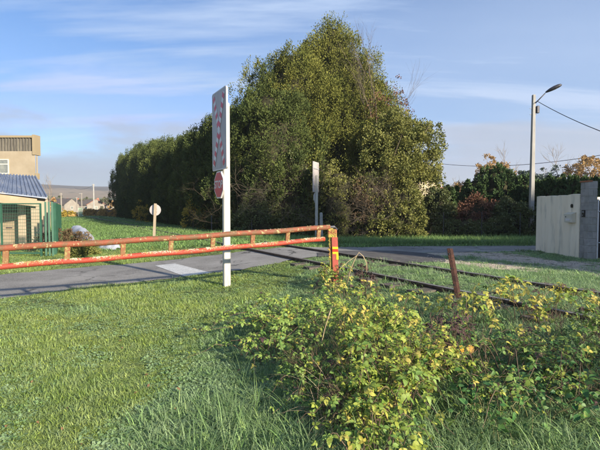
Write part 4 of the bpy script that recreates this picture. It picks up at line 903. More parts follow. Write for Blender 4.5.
# ------------------------------------------------------------------ near crossing sign
def crossing_sign(Pn, Pf, zb, zt, label, face=1, base=None, post_top=None, group=None, stop=True, pw=.125):
    """Pn, Pf: plan positions of the near and far vertical edges of the cross panel"""
    Pn, Pf = Vector((*Pn, 0)), Vector((*Pf, 0)); w = (Pf - Pn).length; d = (Pf - Pn).normalized(); nrm = Vector((d.y, -d.x, 0)) * face
    bx = Vector((base[0], base[1], base[2])); root = thing('crossing_sign', bx, label, 'road sign', group); Zu = Vector((0, 0, 1))
    # post: rounded box section standing behind the plates
    b = MB(); q = pw / 2; pc = Pn + d * .30 - nrm * (q + .035); c1 = nrm * q; c2 = d * q * .8
    b.prism([pc + c1 * s1 + c2 * s2 + Zu * (bx.z - .3) for s1, s2 in ((1, 1), (1, -1), (-1, -1), (-1, 1))], Zu * (post_top - bx.z + .3)); b.build('post', M['white_metal'], root, bevel=.014)
    def pt(a, z, o): return Pn + d * a + Zu * z + nrm * o
    # panel with rounded corners and a folded rim
    def rrect(a0, a1, z0, z1, r, o, n=5):
        out = []
        for (ca, cz, s) in ((a1 - r, z0 + r, -90), (a1 - r, z1 - r, 0), (a0 + r, z1 - r, 90), (a0 + r, z0 + r, 180)):
            for k in range(n + 1): t = R(s + 90 * k / n); out.append(pt(ca + r * math.cos(t), cz + r * math.sin(t), o))
        return out
    b = MB(); b.prism(rrect(0, w, zb, zt, .05, 0.0), nrm * -.03); pn = b.build('cross_panel', M['panel_grey'], root)
    b = MB()
    ro = rrect(0, w, zb, zt, .05, .002); ri = rrect(.018, w - .018, zb + .018, zt - .018, .035, .002); k = len(ro)
    b.add(ro + ri, [(i, (i+1)%k, (i+1)%k + k, i + k) for i in range(k)]); b.build('rim', M['sign_white'], pn)
    b = MB()
    for z in (zb + .3, zt - .35): b.box((0, 0, 0), (0, 0, 0)) if False else b.prism([pt(.03, z, -.03), pt(w - .03, z, -.03), pt(w - .03, z + .05, -.03), pt(.03, z + .05, -.03)], nrm * -.025)
    b.build('back_rail', M['galv'], pn)
    # the cross: four arms meeting in the middle, white with red bands
    H = zt - zb; cx_, cz_ = w / 2, (zb + zt) / 2; ex, ez = w * .36, H * .44; L = math.hypot(ex, ez); aw = .052
    for ai, (sx, sz) in enumerate(((1, 1), (-1, -1), (1, -1), (-1, 1))):
        da = Vector((sx * ex / L, sz * ez / L)); pa = Vector((-da.y, da.x)); o = .005 if ai < 2 else .0075
        def q4(t0, t1, wd, o_): return [pt(cx_ + da.x * t + pa.x * s * wd, cz_ + da.y * t + pa.y * s * wd, o_) for t, s in ((t0, -1), (t1, -1), (t1, 1), (t0, 1))]
        b = MB(); b.prism(q4(0.0, L, aw, o), nrm * -.004); arm = b.build('cross_arm', M['sign_white'], pn)
        nb = 4; st = L / nb
        for i in range(nb):
            t0 = st * (i + (.42 if ai < 2 else .42)); sl = .02 * (1 if sx * sz > 0 else -1)
            pp = [(t0 - .0, -aw), (t0 + st * .5, -aw), (t0 + st * .5 + sl, aw), (t0 + sl, aw)]
            b = MB(); b.prism([pt(cx_ + da.x * t + pa.x * s, cz_ + da.y * t + pa.y * s, o + .002) for t, s in pp], nrm * -.0015); b.build('red_band', M['sign_red'], arm)
    if stop:
        r = .245; sc = Pn + d * (w * .5); zc = zb - .27
        def oc(rad, o): return [sc + (d * math.cos(R(22.5 + 45 * k)) + Zu * math.sin(R(22.5 + 45 * k))) * rad + Zu * zc + nrm * o for k in range(8)]
        b = MB(); b.prism(oc(r * 1.08, .015), nrm * -.03); sp_ = b.build('stop_plate', M['sign_white'], root)
        b = MB(); b.prism(oc(r * .98, .018), nrm * -.002); b.build('stop_face', M['sign_red'], sp_)
        cu = bpy.data.curves.new('stop_text', 'FONT'); cu.body = 'STOP'; cu.size = .195; cu.align_x = 'CENTER'; cu.align_y = 'CENTER'; cu.offset = 0.004
        to = bpy.data.objects.new('tmp', cu); COL.objects.link(to); bpy.context.view_layer.update()
        me = bpy.data.meshes.new_from_object(to.evaluated_get(bpy.context.evaluated_depsgraph_get())); bpy.data.objects.remove(to)
        xa = Zu.cross(nrm).normalized()
        off = wloc(sp_)
        for v in me.vertices: c = v.co.copy(); v.co = sc + xa * c.x * .95 + Zu * (zc + c.y) + nrm * .0205 - off
        me.materials.clear(); me.materials.append(M['sign_white']); o = bpy.data.objects.new('lettering', me); link(o, sp_)
    b = MB()
    for z in (zb - .2, zb - .36):
        b.prism([pc + c2 * 1.1 + nrm * (q + .004) + Zu * z, Pn + d * (w * .5) - nrm * .018 + Zu * z, Pn + d * (w * .5) - nrm * .032 + Zu * z, pc + c2 * 1.1 + nrm * (q - .01) + Zu * z], Zu * .035)
    b.build('clamp', M['galv'], root)
    return root
bs = at(226, 288.5)
yN, yF = bs.y - .12, bs.y + .55
pN, pF = (X(226.9, yN), yN), (X(213.0, yF), yF)
zt = EYE + (HZ - 86.4) / FPX * yN + .0; zb = EYE + (HZ - 168.5) / FPX * yN
dd_ = Vector((pF[0] - pN[0], pF[1] - pN[1])).normalized()
nr_ = Vector((dd_.y, -dd_.x))
if nr_.x > 0: fc = -1
else: fc = 1
crossing_sign(pN, pF, zb, zt, 'near grey level crossing sign with red and white cross and stop plate', fc, (bs.x, bs.y, bs.z), zb + 1.2)
b2 = at(314.5, 239.3); y2 = b2.y
crossing_sign((X(312.6, y2 - .05), y2 - .05), (X(318.2, y2 + .75), y2 + .75), EYE + (HZ - 192) / FPX * y2, EYE + (HZ - 161.5) / FPX * y2, 'far level crossing sign seen from behind across the road', -1, (b2.x, b2.y, 0), EYE + (HZ - 175) / FPX * y2, stop=True)

# round sign seen from behind
def round_sign():
    p = at(153.6, 243); t = P(155.4, 203.5, p.y); root = thing('round_sign', p, 'small round white sign seen from behind on a wooden stake', 'road sign')
    b = MB(); b.tube([p + Vector((0, 0, -.2)), t], .058, 4, sq=True); b.build('stake', M['wood_post'], root)
    c = P(155.2, 210, p.y + .07); n = 28; b = MB(); b.prism([c + Vector((math.cos(6.2832*k/n) * .225, 0, math.sin(6.2832*k/n) * .225)) for k in range(n)], (0.0, .012, 0)); b.build('disc', M['panel_grey'], root)
    b = MB(); b.tube([c + Vector((-.09, -.02, .05)), c + Vector((.09, -.02, .05))], .012, 5); b.tube([c + Vector((-.09, -.02, -.07)), c + Vector((.09, -.02, -.07))], .012, 5); b.build('bracket', M['galv'], root)
round_sign()
# short posts by the hedge
for u, v, vt, Y, m_, lab in [(321.5, 238, 213, 21.2, 'concrete', 'short leaning concrete post right of the far sign'), (212, 234, 216, 24.6, 'dark_metal', 'thin dark post at the hedge foot left of the near sign'), (252, 238, 216, 21.5, 'dark_metal', 'thin dark post at the hedge foot right of the near sign')]:
    a = P(u, v + 2, Y); c = P(u - .4, vt, Y); w = .11 if m_ == 'concrete' else .045; root = thing('fence_post', (a.x, a.y, 0), lab, 'post')
    b = MB(); b.tube([Vector((a.x, Y, -.2)), c], [w, w * .9], 4, sq=True); b.build('shaft', M[m_], root, bevel=.01)
    b = MB(); b.tube([c + Vector((0, 0, -.01)), c + Vector((0, 0, .03))], [w * .8, w * .3], 4, sq=True); b.build('top', M[m_], root)

# ------------------------------------------------------------------ boom barrier
def barrier():
    pe = at(331, 283); post_y = pe.y
    A_ = P(329.5, 227.3, post_y); L0 = P(0, 247.2, 5.85)          # upper tube axis
    A2 = P(324.5, 239.0, post_y + .0); L2 = P(0, 265.8, 5.85)
    d1 = L0 - A_; d2 = L2 - A2; ext = 1.25
    root = thing('boom_barrier', (A_.x, A_.y, 0), 'long rusty orange red barrier of two tubes across the road', 'barrier')
    def wob(a, d, n=22, amp=.006):
        return [a + d * (ext * i / n) + Vector((0, 0, amp * math.sin(i * 1.3) - .05 * math.sin(math.pi * i / n) * .4)) for i in range(n + 1)]
    t1 = wob(A_, d1); t2 = wob(A2, d2)
    b = MB(); b.tube(t1, .044, 14); b.build('upper_tube', M['paint_or'], root, smooth=False).data.shade_smooth()
    b = MB(); b.tube(t2, .040, 14); b.build('lower_tube', M['paint_red'], root).data.shade_smooth()
    def onl(pts, u):
        best = None
        for i in range(len(pts) - 1):
            a, c = pts[i], pts[i + 1]; ua, uc = 300 + 440 * a.x / a.y, 300 + 440 * c.x / c.y
            if (ua - u) * (uc - u) <= 0: t = (u - ua) / (uc - ua); return a.lerp(c, t)
        return pts[-1]
    dd = d1.normalized()
    for u in (319, 288, 253, 213, 171, 123, 67, 5, -62):
        a = onl(t1, u); c = onl(t2, u - 1); b = MB(); w = .036
        sd_ = Vector((dd.x, dd.y, 0)).normalized(); nn = Vector((-sd_.y, sd_.x, 0))
        b.prism([c - sd_ * w - nn * .022, c + sd_ * w - nn * .022, c + sd_ * w + nn * .022, c - sd_ * w + nn * .022], a - c); o = b.build('spacer', M['spacer'], root, bevel=.006)
    # lichen crusts on the tops of the tubes
    rs = random.Random(4)
    for nm, pts, r, cnt in (('upper_lichen', t1, .044, 380), ('lower_lichen', t2, .040, 3000)):
        b = MB()
        for _ in range(cnt):
            q = rs.random() ** .9 * (len(pts) - 1.001); 
            if math.sin(q * 2.1) + math.sin(q * 5.3 + 1) + rs.uniform(-1, 1) < (0.5 if nm[0] == 'u' else -.6): continue
            i = int(q); p = pts[i].lerp(pts[i + 1], q - i); th = rs.gauss(0, .42); sd_ = Vector((dd.x, dd.y, 0)).normalized(); nn = Vector((-sd_.y, sd_.x, 0)) 
            if nm[0] == 'l': th = rs.gauss(.55, .38) 
            n_ = Vector((0, 0, 1)) * math.cos(th) + nn * (math.sin(th) if nn.y < 0 else -math.sin(th))
            c = p + n_ * (r - .001); s = rs.uniform(.004, .014); t_ = n_.cross(sd_); k = 6
            ring = [c + (sd_ * math.cos(6.283*j/k) * s * rs.uniform(.7, 1.6) + t_ * math.sin(6.283*j/k) * s * rs.uniform(.6, 1.0)) - n_ * .003 for j in range(k)]
            b.add(ring + [c + n_ * rs.uniform(.003, .008)], [(j, (j+1)%k, k) for j in range(k)])
        o = b.build(nm, M['lichen'], root); o['kind'] = 'stuff'
    b = MB(); c = t1[0]; e = c - dd * .10; b.tube([c + dd * .01, e], .028, 8); b.tube([e, e + Vector((.05, -.02, -.05))], .016, 6); b.build('latch_pin', M['dark_metal'], root)
    # post: two channel plates
    px = Vector((A_.x + .005, A_.y - .01, 0)); zb_ = float(T(px.x, px.y)) - .3; zt_ = A_.z + .05
    root = thing('barrier_post', (px.x, px.y, zb_ + .3), 'red steel barrier post with yellow reflective marks and lichen', 'post')
    Y = px.y
    def plate(u0t, u1t, u0b, u1b, vt, yy, dep, nm, m_, lip=True):
        a, c = P(u0t, vt, yy), P(u1t, vt, yy); xb0, xb1 = X(u0b, yy), X(u1b, yy); b = MB()
        b.prism([(xb0, yy, zb_), (xb1, yy, zb_), c, a], (0, dep, 0)); o = b.build(nm, m_, root, bevel=.004); return o
    plate(328.6, 333.0, 331.3, 334.2, 228.2, Y - .03, .12, 'rear_channel', M['post_lichen'])
    plate(331.5, 337.6, 333.8, 339.6, 237.2, Y - .06, .05, 'front_plate', M['post_red'])
    plate(327.8, 336.6, 328.3, 336.8, 224.8, Y + .0, .10, 'head_block', M['post_lichen']) if False else None
    b = MB(); h0 = P(327.8, 237.8, Y - .045); h1 = P(336.9, 229.3, Y - .045); b.box((h0.x, Y - .05, h0.z), (h1.x, Y + .08, h1.z)); b.build('head_block', M['post_lichen'], root, bevel=.012)
    fp = [o for o in root.children if o.name.startswith('front_plate')][0]
    def mark(poly, m_, nm):
        b = MB(); b.prism([P(u, v, Y - .062) for u, v in poly], (0, -.003, 0)); b.build(nm, m_, fp)
    mark([(332.3, 246.8), (338.0, 246.8), (338.1, 249.0), (332.4, 249.0)], M['yellow'], 'yellow_mark'); mark([(332.4, 249.2), (338.1, 249.2), (338.2, 251.7), (332.5, 251.7)], M['red_s'], 'red_mark')
    mark([(332.5, 251.9), (338.2, 251.9), (338.6, 259.6), (336.4, 259.6), (336.3, 253.9), (332.6, 253.9)], M['yellow'], 'yellow_mark')
    b = MB(); rs2 = random.Random(8)
    for _ in range(90):
        s = rs2.uniform(.008, .02); u = rs2.uniform(328.5, 336); v = rs2.uniform(229.5, 240 if u > 332 else 262); c = P(u, v, Y - .052 if v < 238 else Y - .032); k = 6
        b.add([c + Vector((math.cos(6.283*j/k) * s * rs2.uniform(.6, 1.3), .002, math.sin(6.283*j/k) * s)) for j in range(k)] + [c + Vector((0, -.008, 0))], [(j, (j+1)%k, k) for j in range(k)])
    b.build('lichen', M['post_lichen'], root)['kind'] = 'stuff'
barrier()

# rusty stake
def stake():
    p = at(458, 300); t = P(449.5, 248.3, p.y - .05); root = thing('rusty_stake', (p.x, p.y, 0), 'leaning rusty iron stake beside the track', 'stake')
    ax_ = (t - p); a = p - ax_ * .25
    def prof(c, s=1.0): return [c + Vector((x_ * s * .55, y_ * s * .8, 0)) for x_, y_ in [(-.078, -.03), (-.006, -.045), (.07, -.03), (.07, -.015), (.004, -.028), (.012, .06), (-.002, .062), (-.01, -.03), (-.078, -.014)]]
    b = MB(); A1 = prof(a); B1 = prof(t, .97); n = len(A1); m_ = prof(a.lerp(t, .5) + Vector((.006, 0, 0)))
    b.add(A1 + m_ + B1, [tuple(range(n)), tuple(range(3*n-1, 2*n-1, -1))] + [(r_*n+i, r_*n+(i+1)%n, (r_+1)*n+(i+1)%n, (r_+1)*n+i) for r_ in range(2) for i in range(n)])
    b.build('web', M['rust'], root); b = MB(); 
    for q in (.3, .62, .9):
        c = a.lerp(t, .2 + .8 * q) + Vector((-.03, -.05, 0)); b.tube([c, c + Vector((0, .02, 0))], .012, 6)
    b.build('bolt_hole', M['black'], root)
stake()

# ------------------------------------------------------------------ left: ochre building, shed, green fence
def left_side():
    Y = 30.0; xr = X(36.6, Y); xl = X(-150, Y); root = thing('ochre_building', (xr, Y, 0), 'old ochre rendered building with a corrugated parapet behind the shed', 'building')
    zpt = EYE + (HZ - 137) / FPX * Y; zpb = EYE + (HZ - 151.5) / FPX * Y; xp = X(34.2, Y)
    xk = xr - 6.2
    b = MB(); b.prism([(xl, Y, -.1), (xr, Y, -.1), (xk, Y + 9, -.1), (xl, Y + 9, -.1)], (0, 0, zpb + .1)); b.build('wall', M['ochre'], root)
    pr = MB(); pr.prism([(xl, Y + .12, zpb + .003), (xp, Y + .12, zpb + .003), (xp - 6.1, Y + 8.9, zpb + .003), (xl, Y + 8.9, zpb + .003)], (0, 0, zpt - .1 - zpb)); par = pr.build('parapet', M['parapet'], root)
    x = xl + .1; sh = None
    while x < xp - .1:
        if sh is None: b = MB(); b.tube([(0, 0, 0), (0, 0, zpt - zpb - .06)], .085, 6); sh = b.build('parapet_rib', M['parapet'], par, loc=(0, 0, 0)); o = sh
        else: o = sh.copy(); link(o, par)
        o.location = Vector((x, Y + .09, zpb + .01)) - wloc(par); x += .2
    b = MB(); b.box((xl, Y - .04, zpt - .08), (xp, Y + .5, zpt + .06)); b.build('coping', M['trim_ochre'], root)
    b = MB(); b.box((xp + .003, Y - .06, zpb - .25), (xr + .02, Y + .6, zpt + .12)); b.build('corner_pier', M['trim_ochre'], root)
    b = MB(); b.tube([(xr + .03, Y + .1, 0), (xr + .05, Y + .1, zpb - .3)], .05, 6); b.box((xr - .02, Y - .03, zpb - 1.9), (xr + .16, Y + .2, zpb - 1.5)); b.box((xr - .02, Y - .03, zpb - 3.7), (xr + .2, Y + .2, zpb - 3.2)); b.build('downpipe', M['trim_ochre'], root)
    w0, w1 = X(-14, Y), X(10.3, Y); z0, z1 = EYE + (HZ - 174) / FPX * Y, EYE + (HZ - 159.5) / FPX * Y
    b = MB()
    b.box((w0, Y - .05, z1 - .06), (w1, Y + .02, z1)); b.box((w0, Y - .05, z0), (w1, Y + .02, z0 + .06)); b.box((w0, Y - .05, z0 + .06), (w0 + .06, Y + .02, z1 - .06)); b.box((w1 - .06, Y - .05, z0 + .06), (w1, Y + .02, z1 - .06))
    b.box(((w0 + w1) / 2 - .03, Y - .045, z0 + .06), ((w0 + w1) / 2 + .03, Y + .02, z1 - .06)); b.box((w0 + .06, Y - .042, z0 + .62), (w1 - .06, Y + .02, z0 + .68))
    wf = b.build('window', M['frame_w'], root)
    b = MB(); b.box((w0 + .05, Y - .02, z0 + .05), (w1 - .05, Y - .004, z1 - .05)); b.build('pane', M['glass'], wf)
    b = MB(); b.box((w0 - .05, Y - .09, z0 - .1), (w1 + .05, Y - .001, z0 - .003)); b.build('sill', M['trim_ochre'], root)
    # lean-to shed with blue sheet roof
    A_, B_, C_ = P(35, 176.3, 18.5), P(47, 197.6, 15.5), P(0, 192.3, 14.7)
    nr = (B_ - A_).cross(C_ - A_).normalized()
    def hit(u, v):
        d = Vector(ray(u, v)); o = Vector((0, 0, EYE)); t = nr.dot(A_ - o) / nr.dot(d); return o + d * t
    D_ = hit(0, 174.2); e1 = C_ - B_; C2 = B_ + e1 * 1.9; e2 = D_ - A_; D2 = A_ + e2 * 1.6
    root = thing('shed', (B_.x, B_.y, 0), 'open fronted shed with a blue grey ribbed metal roof', 'shed')
    b = MB(); b.prism([A_, B_, C2, D2], Vector((0, 0, -.04))); rf = b.build('roof', M['roof_blue'], root)
    k = 18
    for i in range(k + 1):
        p = A_.lerp(D2, i / k); q = B_.lerp(C2, i / k); b = MB(); b.tube([p + nr * (.02 if nr.z > 0 else -.02), q + nr * (.02 if nr.z > 0 else -.02)], .03, 5); b.build('roof_rib', M['roof_blue'], rf)
    ed = e1.normalized(); ed.z = 0; ed.normalize(); inn = Vector((ed.y, -ed.x, 0)); inn = inn if inn.y > 0 else -inn
    # fascia and side wall
    f0 = B_ + Vector((0, 0, -.05)) + ed * .30 + inn * .05; f1 = C2 + Vector((0, 0, -.05)) + inn * .05
    b = MB(); b.prism([f0, f1, f1 + Vector((0, 0, -.30)), f0 + Vector((0, 0, -.26))], inn * .06); b.build('fascia', M['cream_wood'], root)
    sp = B_ + ed * .05 + inn * .25; sp.z = -.1
    def wall_(p, q, zt0, zt1, nm, m_, th=.1):
        b = MB(); t_ = (q - p).normalized(); n_ = Vector((t_.y, -t_.x, 0)); b.prism([Vector((p.x, p.y, -.1)), Vector((q.x, q.y, -.1)), Vector((q.x, q.y, zt1)), Vector((p.x, p.y, zt0))], n_ * th); return b.build(nm, m_, root)
    Ai = Vector((A_.x, A_.y, 0)) + (Vector((B_.x, B_.y, 0)) - Vector((A_.x, A_.y, 0))) * .12
    wall_(sp, Ai, B_.z - .08, A_.z - .25, 'side_wall', M['ochre'])
    wall_(sp, sp + ed * .42, B_.z - .1, B_.z - .1, 'corner_wall', M['ochre'])
    wall_(Ai, Ai + ed * 5, A_.z - .3, A_.z - .3, 'back_wall', M['shed_in'])
    # things leaning inside the shed: planks and door
    for i, (u, w, vt, m_, lab, tl) in enumerate([(21.5, .14, 204, 'plank', 'wide pale plank standing in the shed opening', 0), (27.5, .05, 206, 'plank_d', 'thin dark plank right of the wide pale plank', .05), (32.5, .10, 207, 'plank', 'pale plank leaning right of the dark one in the shed', .08), (35.5, .06, 206.5, 'cream_wood', 'narrow cream plank nearest the shed corner', -.05), (10, .5, 213, 'cream_wood', 'pale boarded door inside the shed opening', 0)]):
        yy = 15.9 + .1 * i; p = P(u, vt, yy); b = MB(); x_ = p.x
        b.prism([(x_ - w + tl, yy, -.02), (x_ + w + tl, yy, -.02), (x_ + w, yy, p.z), (x_ - w, yy, p.z)], (0, .04, 0)); tag(b.build('plank' if i < 4 else 'shed_door', M[m_], bevel=.005), lab, 'plank' if i < 4 else 'door')
    # mesh gate and green fence
    Y = 13.4; xa, xb = X(1.2, Y), X(40.6, Y); zt_ = EYE + (HZ - 203.4) / FPX * Y
    root = thing('mesh_gate', (xb, Y, 0), 'green framed wire mesh gate in front of the shed', 'gate')
    b = MB()
    for x in (xa, xb): b.tube([(x, Y, .03), (x, Y, zt_)], .03, 4, sq=True)
    for z in (zt_ - .01, .12): b.tube([(xa, Y, z), (xb, Y, z)], .026, 4, sq=True)
    b.build('frame', M['green_metal'], root); b = MB(); x = xa
    while x < xb: b.tube([(x, Y - .01, .12), (x, Y - .01, zt_)], .004, 4, caps=False); x += .05
    z = .15
    while z < zt_: b.tube([(xa, Y, z), (xb, Y, z)], .005, 4, caps=False); z += .10
    o = b.build('mesh', M['green_metal'], root); b = MB(); b.tube([(xa + .35, Y - .05, .9), (xa + .17, Y - .05, .9)], .018, 6); b.build('handle', M['dark_metal'], root)
    b = MB(); xc = xa - .12; b.tube([(xc, Y, -.1), (xc, Y, zt_ + .08)], .045, 4, sq=True); root2 = thing('gate_post', (xc, Y, 0), 'green gate post at the left edge of the picture', 'post'); b.build('shaft', M['green_metal'], root2)
    b = MB(); b.tube([(xc, Y, zt_ + .08), (xc, Y, zt_ + .11)], .05, 4, sq=True); b.build('cap', M['green_metal'], root2)
    root = thing('slat_fence', (X(43, Y), Y, 0), 'green steel slat fence running back from the mesh gate', 'fence')
    p0 = Vector((X(54.5, 13.9), 13.9, 0)); p1 = Vector((X(60.5, 24.0), 24.0, 0)); n = 34; sl = None
    for i in range(n):
        p = p0.lerp(p1, (i / n) ** 1.0); post = (i % 8 == 0)
        if sl is None: b = MB(); b.box((-.045, -.012, 0), (.045, .012, 1.66)); sl = b.build('slat', M['green_metal'], root, loc=(0, 0, 0)); o = sl
        else: o = sl.copy(); link(o, root)
        o.location = p - root.location + Vector((0, 0, 0)); o.rotation_euler = (0, 0, 0.15)
    for u in (45.5, 49.0, 52.3):
        o = sl.copy(); link(o, root); o.location = Vector((X(u, 13.5), 13.5, .03)) - root.location; o.rotation_euler = (0, 0, .5); o.scale = (.62, 1, 1)
    dirv = (p1 - p0); b = MB()
    for z in (.3, 1.4): b.tube([p0 + Vector((.0, .03, z)), p1 + Vector((0, .03, z))], .02, 4, sq=True)
    b.build('rail', M['green_metal'], root)
    # plastic sheet in the ditch
    def sheet(pa, pb, w, h, seed, label):
        rs = np.random.default_rng(seed); n, m_ = 26, 14; V = []; d = (pb - pa); dn = Vector((-d.y, d.x, 0)).normalized()
        for i in range(n):
            t = i / (n - 1); env = math.sin(math.pi * min(max(t, .04), .96)) ** .35
            for j in range(m_):
                s = j / (m_ - 1) * 2 - 1; hh = h * env * max(0, 1 - abs(s) ** 2.2) * (1 + .12 * math.sin(i * .9 + s * 2)) + rs.normal(0, .012)
                p = pa + d * t + dn * s * w * env; V.append((p.x, p.y, hh - .02))
        F = [(i*m_+j, i*m_+j+1, (i+1)*m_+j+1, (i+1)*m_+j) for i in range(n-1) for j in range(m_-1)]
        tag(npmesh('plastic_sheet', V, F, M['plastic'], smooth=True), label, 'plastic sheet')
    sheet(at(74, 229), at(91, 244), .48, .45, 3, 'long white plastic covered heap in the grass beside the green fence')
    sheet(at(99, 248), at(119, 250.5), .30, .34, 4, 'smaller bluish white plastic heap showing between the barrier tubes')
left_side()
shrub('weed_patch', 'brownish weeds between the green fence and the plastic heap', 'weeds', X(63.5, 16.8), 16.8, .30, 2.4, .6, 101, 70, 40, .10, .02, M['brownleaf'], crad=.25, core=False, tr=.01)
shrub('weed_patch', 'green weeds in the gap between the two plastic heaps', 'weeds', X(84, 13.6), 13.6, .40, .4, .36, 102, 60, 40, .09, .02, M['olive'], crad=.2, core=False, tr=.01)
bare_tree('small bare sapling right of the ochre building', X(50, 34), 34, 4.2, 22, .35, depth=3, r=.04)

# ------------------------------------------------------------------ beyond the field
def beyond():
    Y = 68; x0, x1 = X(83, Y), X(107, Y); root = thing('beech_hedge', (x0, Y, 0), 'clipped russet hedge at the end of the field', 'hedge')
    rs = np.random.default_rng(7); n = 170
    c = np.stack([rs.uniform(x0, x1 + 1.5, n), rs.uniform(Y, Y + 1.0, n), rs.uniform(0.1, 1.25, n)], 1); V, F, A = clump_foliage(c, np.full(n, .28), 60, .13, .05, rs, np.tile([[0, -1., .2]], (n, 1)))
    npmesh('foliage', V, F, M['beech'], root, attr=A); b = MB(); b.box((x0, Y + .3, 0), (x1 + 1.5, Y + .9, 1.2)); b.build('stems', M['bark'], root)
    b = MB(); root = thing('field_gate', (X(78.5, Y), Y, 0), 'pale green gate left of the russet hedge', 'gate'); xa = X(78.3, Y)
    for x in (xa, xa + .7): b.box((x - .04, Y, 0), (x + .04, Y + .08, 1.45))
    b.build('post', M['frame_w'], root)
    for z in (.2, .5, .8, 1.1, 1.35):
        b = MB(); b.box((xa + .04, Y + .02, z), (xa + .66, Y + .05, z + .17)); b.build('bar', mat('pale_green', (.35, .48, .33), None, 3, .7) if z < .3 else bpy.data.materials['pale_green'], root)
    shrub('yellow_bush', 'low yellow green bush at the end of the field', 'bush', X(68, 70), 70, 1.2, .8, 1.2, 111, 50, 50, .16, .06, M['yellowleaf'], crad=.3, tr=.04)
    shrub('orange_bush', 'small rusty bush left of the pale green gate', 'bush', X(74.5, 69), 69, .8, .6, .6, 112, 40, 50, .14, .05, M['beech'], crad=.25, tr=.04)
    hs = [(62, 150, 9, 2.6, 'slate', 'white house nearest the green fence'), (79, 175, 10, 2.8, 'slate', 'small white house beyond the slim pole'), (87, 165, 9, 2.6, 'slate', 'white house left of the tallest pole'), (97.5, 160, 8, 2.6, 'redroof', 'house with a red roof right of the tallest pole'), (105, 185, 9, 2.8, 'slate', 'grey roofed house beside the cypress row'), (72, 220, 9, 2.8, 'redroof', 'distant red roofed house in the village'), (52, 230, 11, 3.0, 'slate', 'grey roofed house behind the shed roof corner')]
    for i, (u, Y, w, h, rm, lab) in enumerate(hs):
        house('village_house', lab, X(u, Y), Y, 6, w, h, 2.0, R([70, 95, 80, 20, 75, 60, 85][i]), M['housewall'], M[rm], [(-1.6, 1.0, .9, 1.1, 'r'), (1.6, 1.0, .9, 1.1, 'r'), (0, 1.0, .9, 1.1, 'f'), (-1.6, 1.0, .9, 1.1, 'l'), (1.6, 1.0, .9, 1.1, 'l')], group='white village houses beyond the field')
    cols = ['autumn', 'fargreen', 'fargreen', 'beech', 'autumn', 'fargreen', 'cedar', 'fargreen', 'beech', 'fargreen', 'fargreen', 'autumn']
    us = [54, 60, 66, 71, 76, 84, 91, 97, 101, 106, 111, 116]; labs = ['golden', 'dark', 'olive', 'russet', 'yellowish', 'dull green', 'bluish', 'tall olive', 'orange', 'dark olive', 'grey green', 'pale gold']
    where = ['by the shed roof corner', 'behind the nearest village pole', 'right of the nearest village pole', 'behind the slim pole', 'between the slim poles', 'behind the thin lamp pole', 'left of the tallest pole', 'right of the tallest pole', 'above the red roof', 'beside the cypress row', 'half hidden by the cypress row', 'almost hidden by the cypress row']
    for i, u in enumerate(us):
        Y = 120 + (i * 53) % 110; far_tree('%s village tree %s' % (labs[i], where[i]), X(u, Y), Y, 3.6 + (i * 7 % 4) * .8, 2.2, 120 + i, M[cols[i]], .5, 34, 40, .7, group='trees among the village houses')
    # woods along the foot of the hill
    n = 380; rs = np.random.default_rng(5); az = rs.uniform(R(-60), R(60), n); rr = rs.uniform(330, 520, n)
    c = np.stack([rr * np.sin(az), rr * np.cos(az), rs.uniform(1, 6, n) + np.clip(rr - 420, 0, 200) * .03], 1)
    V, F, A = clump_foliage(c, rs.uniform(3.5, 7, n), 60, 2.6, .9, rs, np.tile([[0, -.5, .5]], (n, 1)), squash=.75)
    o = npmesh('far_woods', V, F, M['fargreen'], attr=A); tag(o, 'scrubby woods along the foot of the distant hill', 'woods', kind='stuff')
beyond()

# ------------------------------------------------------------------ brambles
def leaflet(L, w, fold=.18, droop=.25, serr=True):
    """one pointed ovate leaflet along +Y, folded at the midrib"""
    prof = [(0, 0), (.10, .55), (.25, .92), (.38, .84), (.45, 1.0), (.58, .78), (.68, .76), (.82, .40), (.9, .32), (1, 0)] if serr else [(0, 0), (.15, .7), (.35, 1), (.6, .85), (.8, .45), (1, 0)]
    V = []; F = []
    for t, q in prof: V.append((0, L * t, -droop * L * t * t)); V.append((w * q, L * t, fold * w * q - droop * L * t * t + .0)); V.append((-w * q, L * t, fold * w * q - droop * L * t * t))
    for i in range(len(prof) - 1):
        a, b = 3 * i, 3 * (i + 1)
        F.append((a, a + 1, b + 1, b)); F.append((a, b, b + 2, a + 2))
    return np.array(V), np.array(F)
def compound(L, seed, kind='bramble'):
    rs = np.random.default_rng(seed); V = []; F = []; b = 0
    if kind == 'bramble': spec = [(0, 1.0, L * .35), (rs.uniform(55, 75), .8, L * .12), (-rs.uniform(55, 75), .8, L * .12)]
    else: spec = [(0, 1.0, .02)]
    for ang, s, off in spec:
        v, f = leaflet(L * s, L * s * rs.uniform(.30, .38), rs.uniform(-.1, .8), rs.uniform(-.1, .95), kind == 'bramble'); a = R(-ang); tl = rs.uniform(-.25, .25)
        v[:, 2] += v[:, 0] * tl; v[:, 1] += off; x = v[:, 0] * math.cos(a) - v[:, 1] * math.sin(a); y = v[:, 0] * math.sin(a) + v[:, 1] * math.cos(a)
        V.append(np.stack([x, y, v[:, 2]], 1)); F.append(f + b); b += len(v)
    if kind == 'bramble':
        pet = np.array([(-.0015, -L * .5, -.01), (.0015, -L * .5, -.01), (.0015, L * .35, 0), (-.0015, L * .35, 0)]); V.append(pet); F.append(np.array([(0, 1, 2, 3)]) + b)
    return np.concatenate(V), np.concatenate(F)
LEAFV = [compound(.052, s) for s in range(9)]; SINGLE = [compound(.075, s, 'single') for s in range(3)]
def leaf_meshes(tagname, mats, base):
    out = []
    for mi, m_ in enumerate(mats):
        row = []
        for v, f in base:
            o = npmesh(tagname, v, f, M[m_]); row.append(o.data); bpy.data.objects.remove(o)
        out.append(row)
    return out
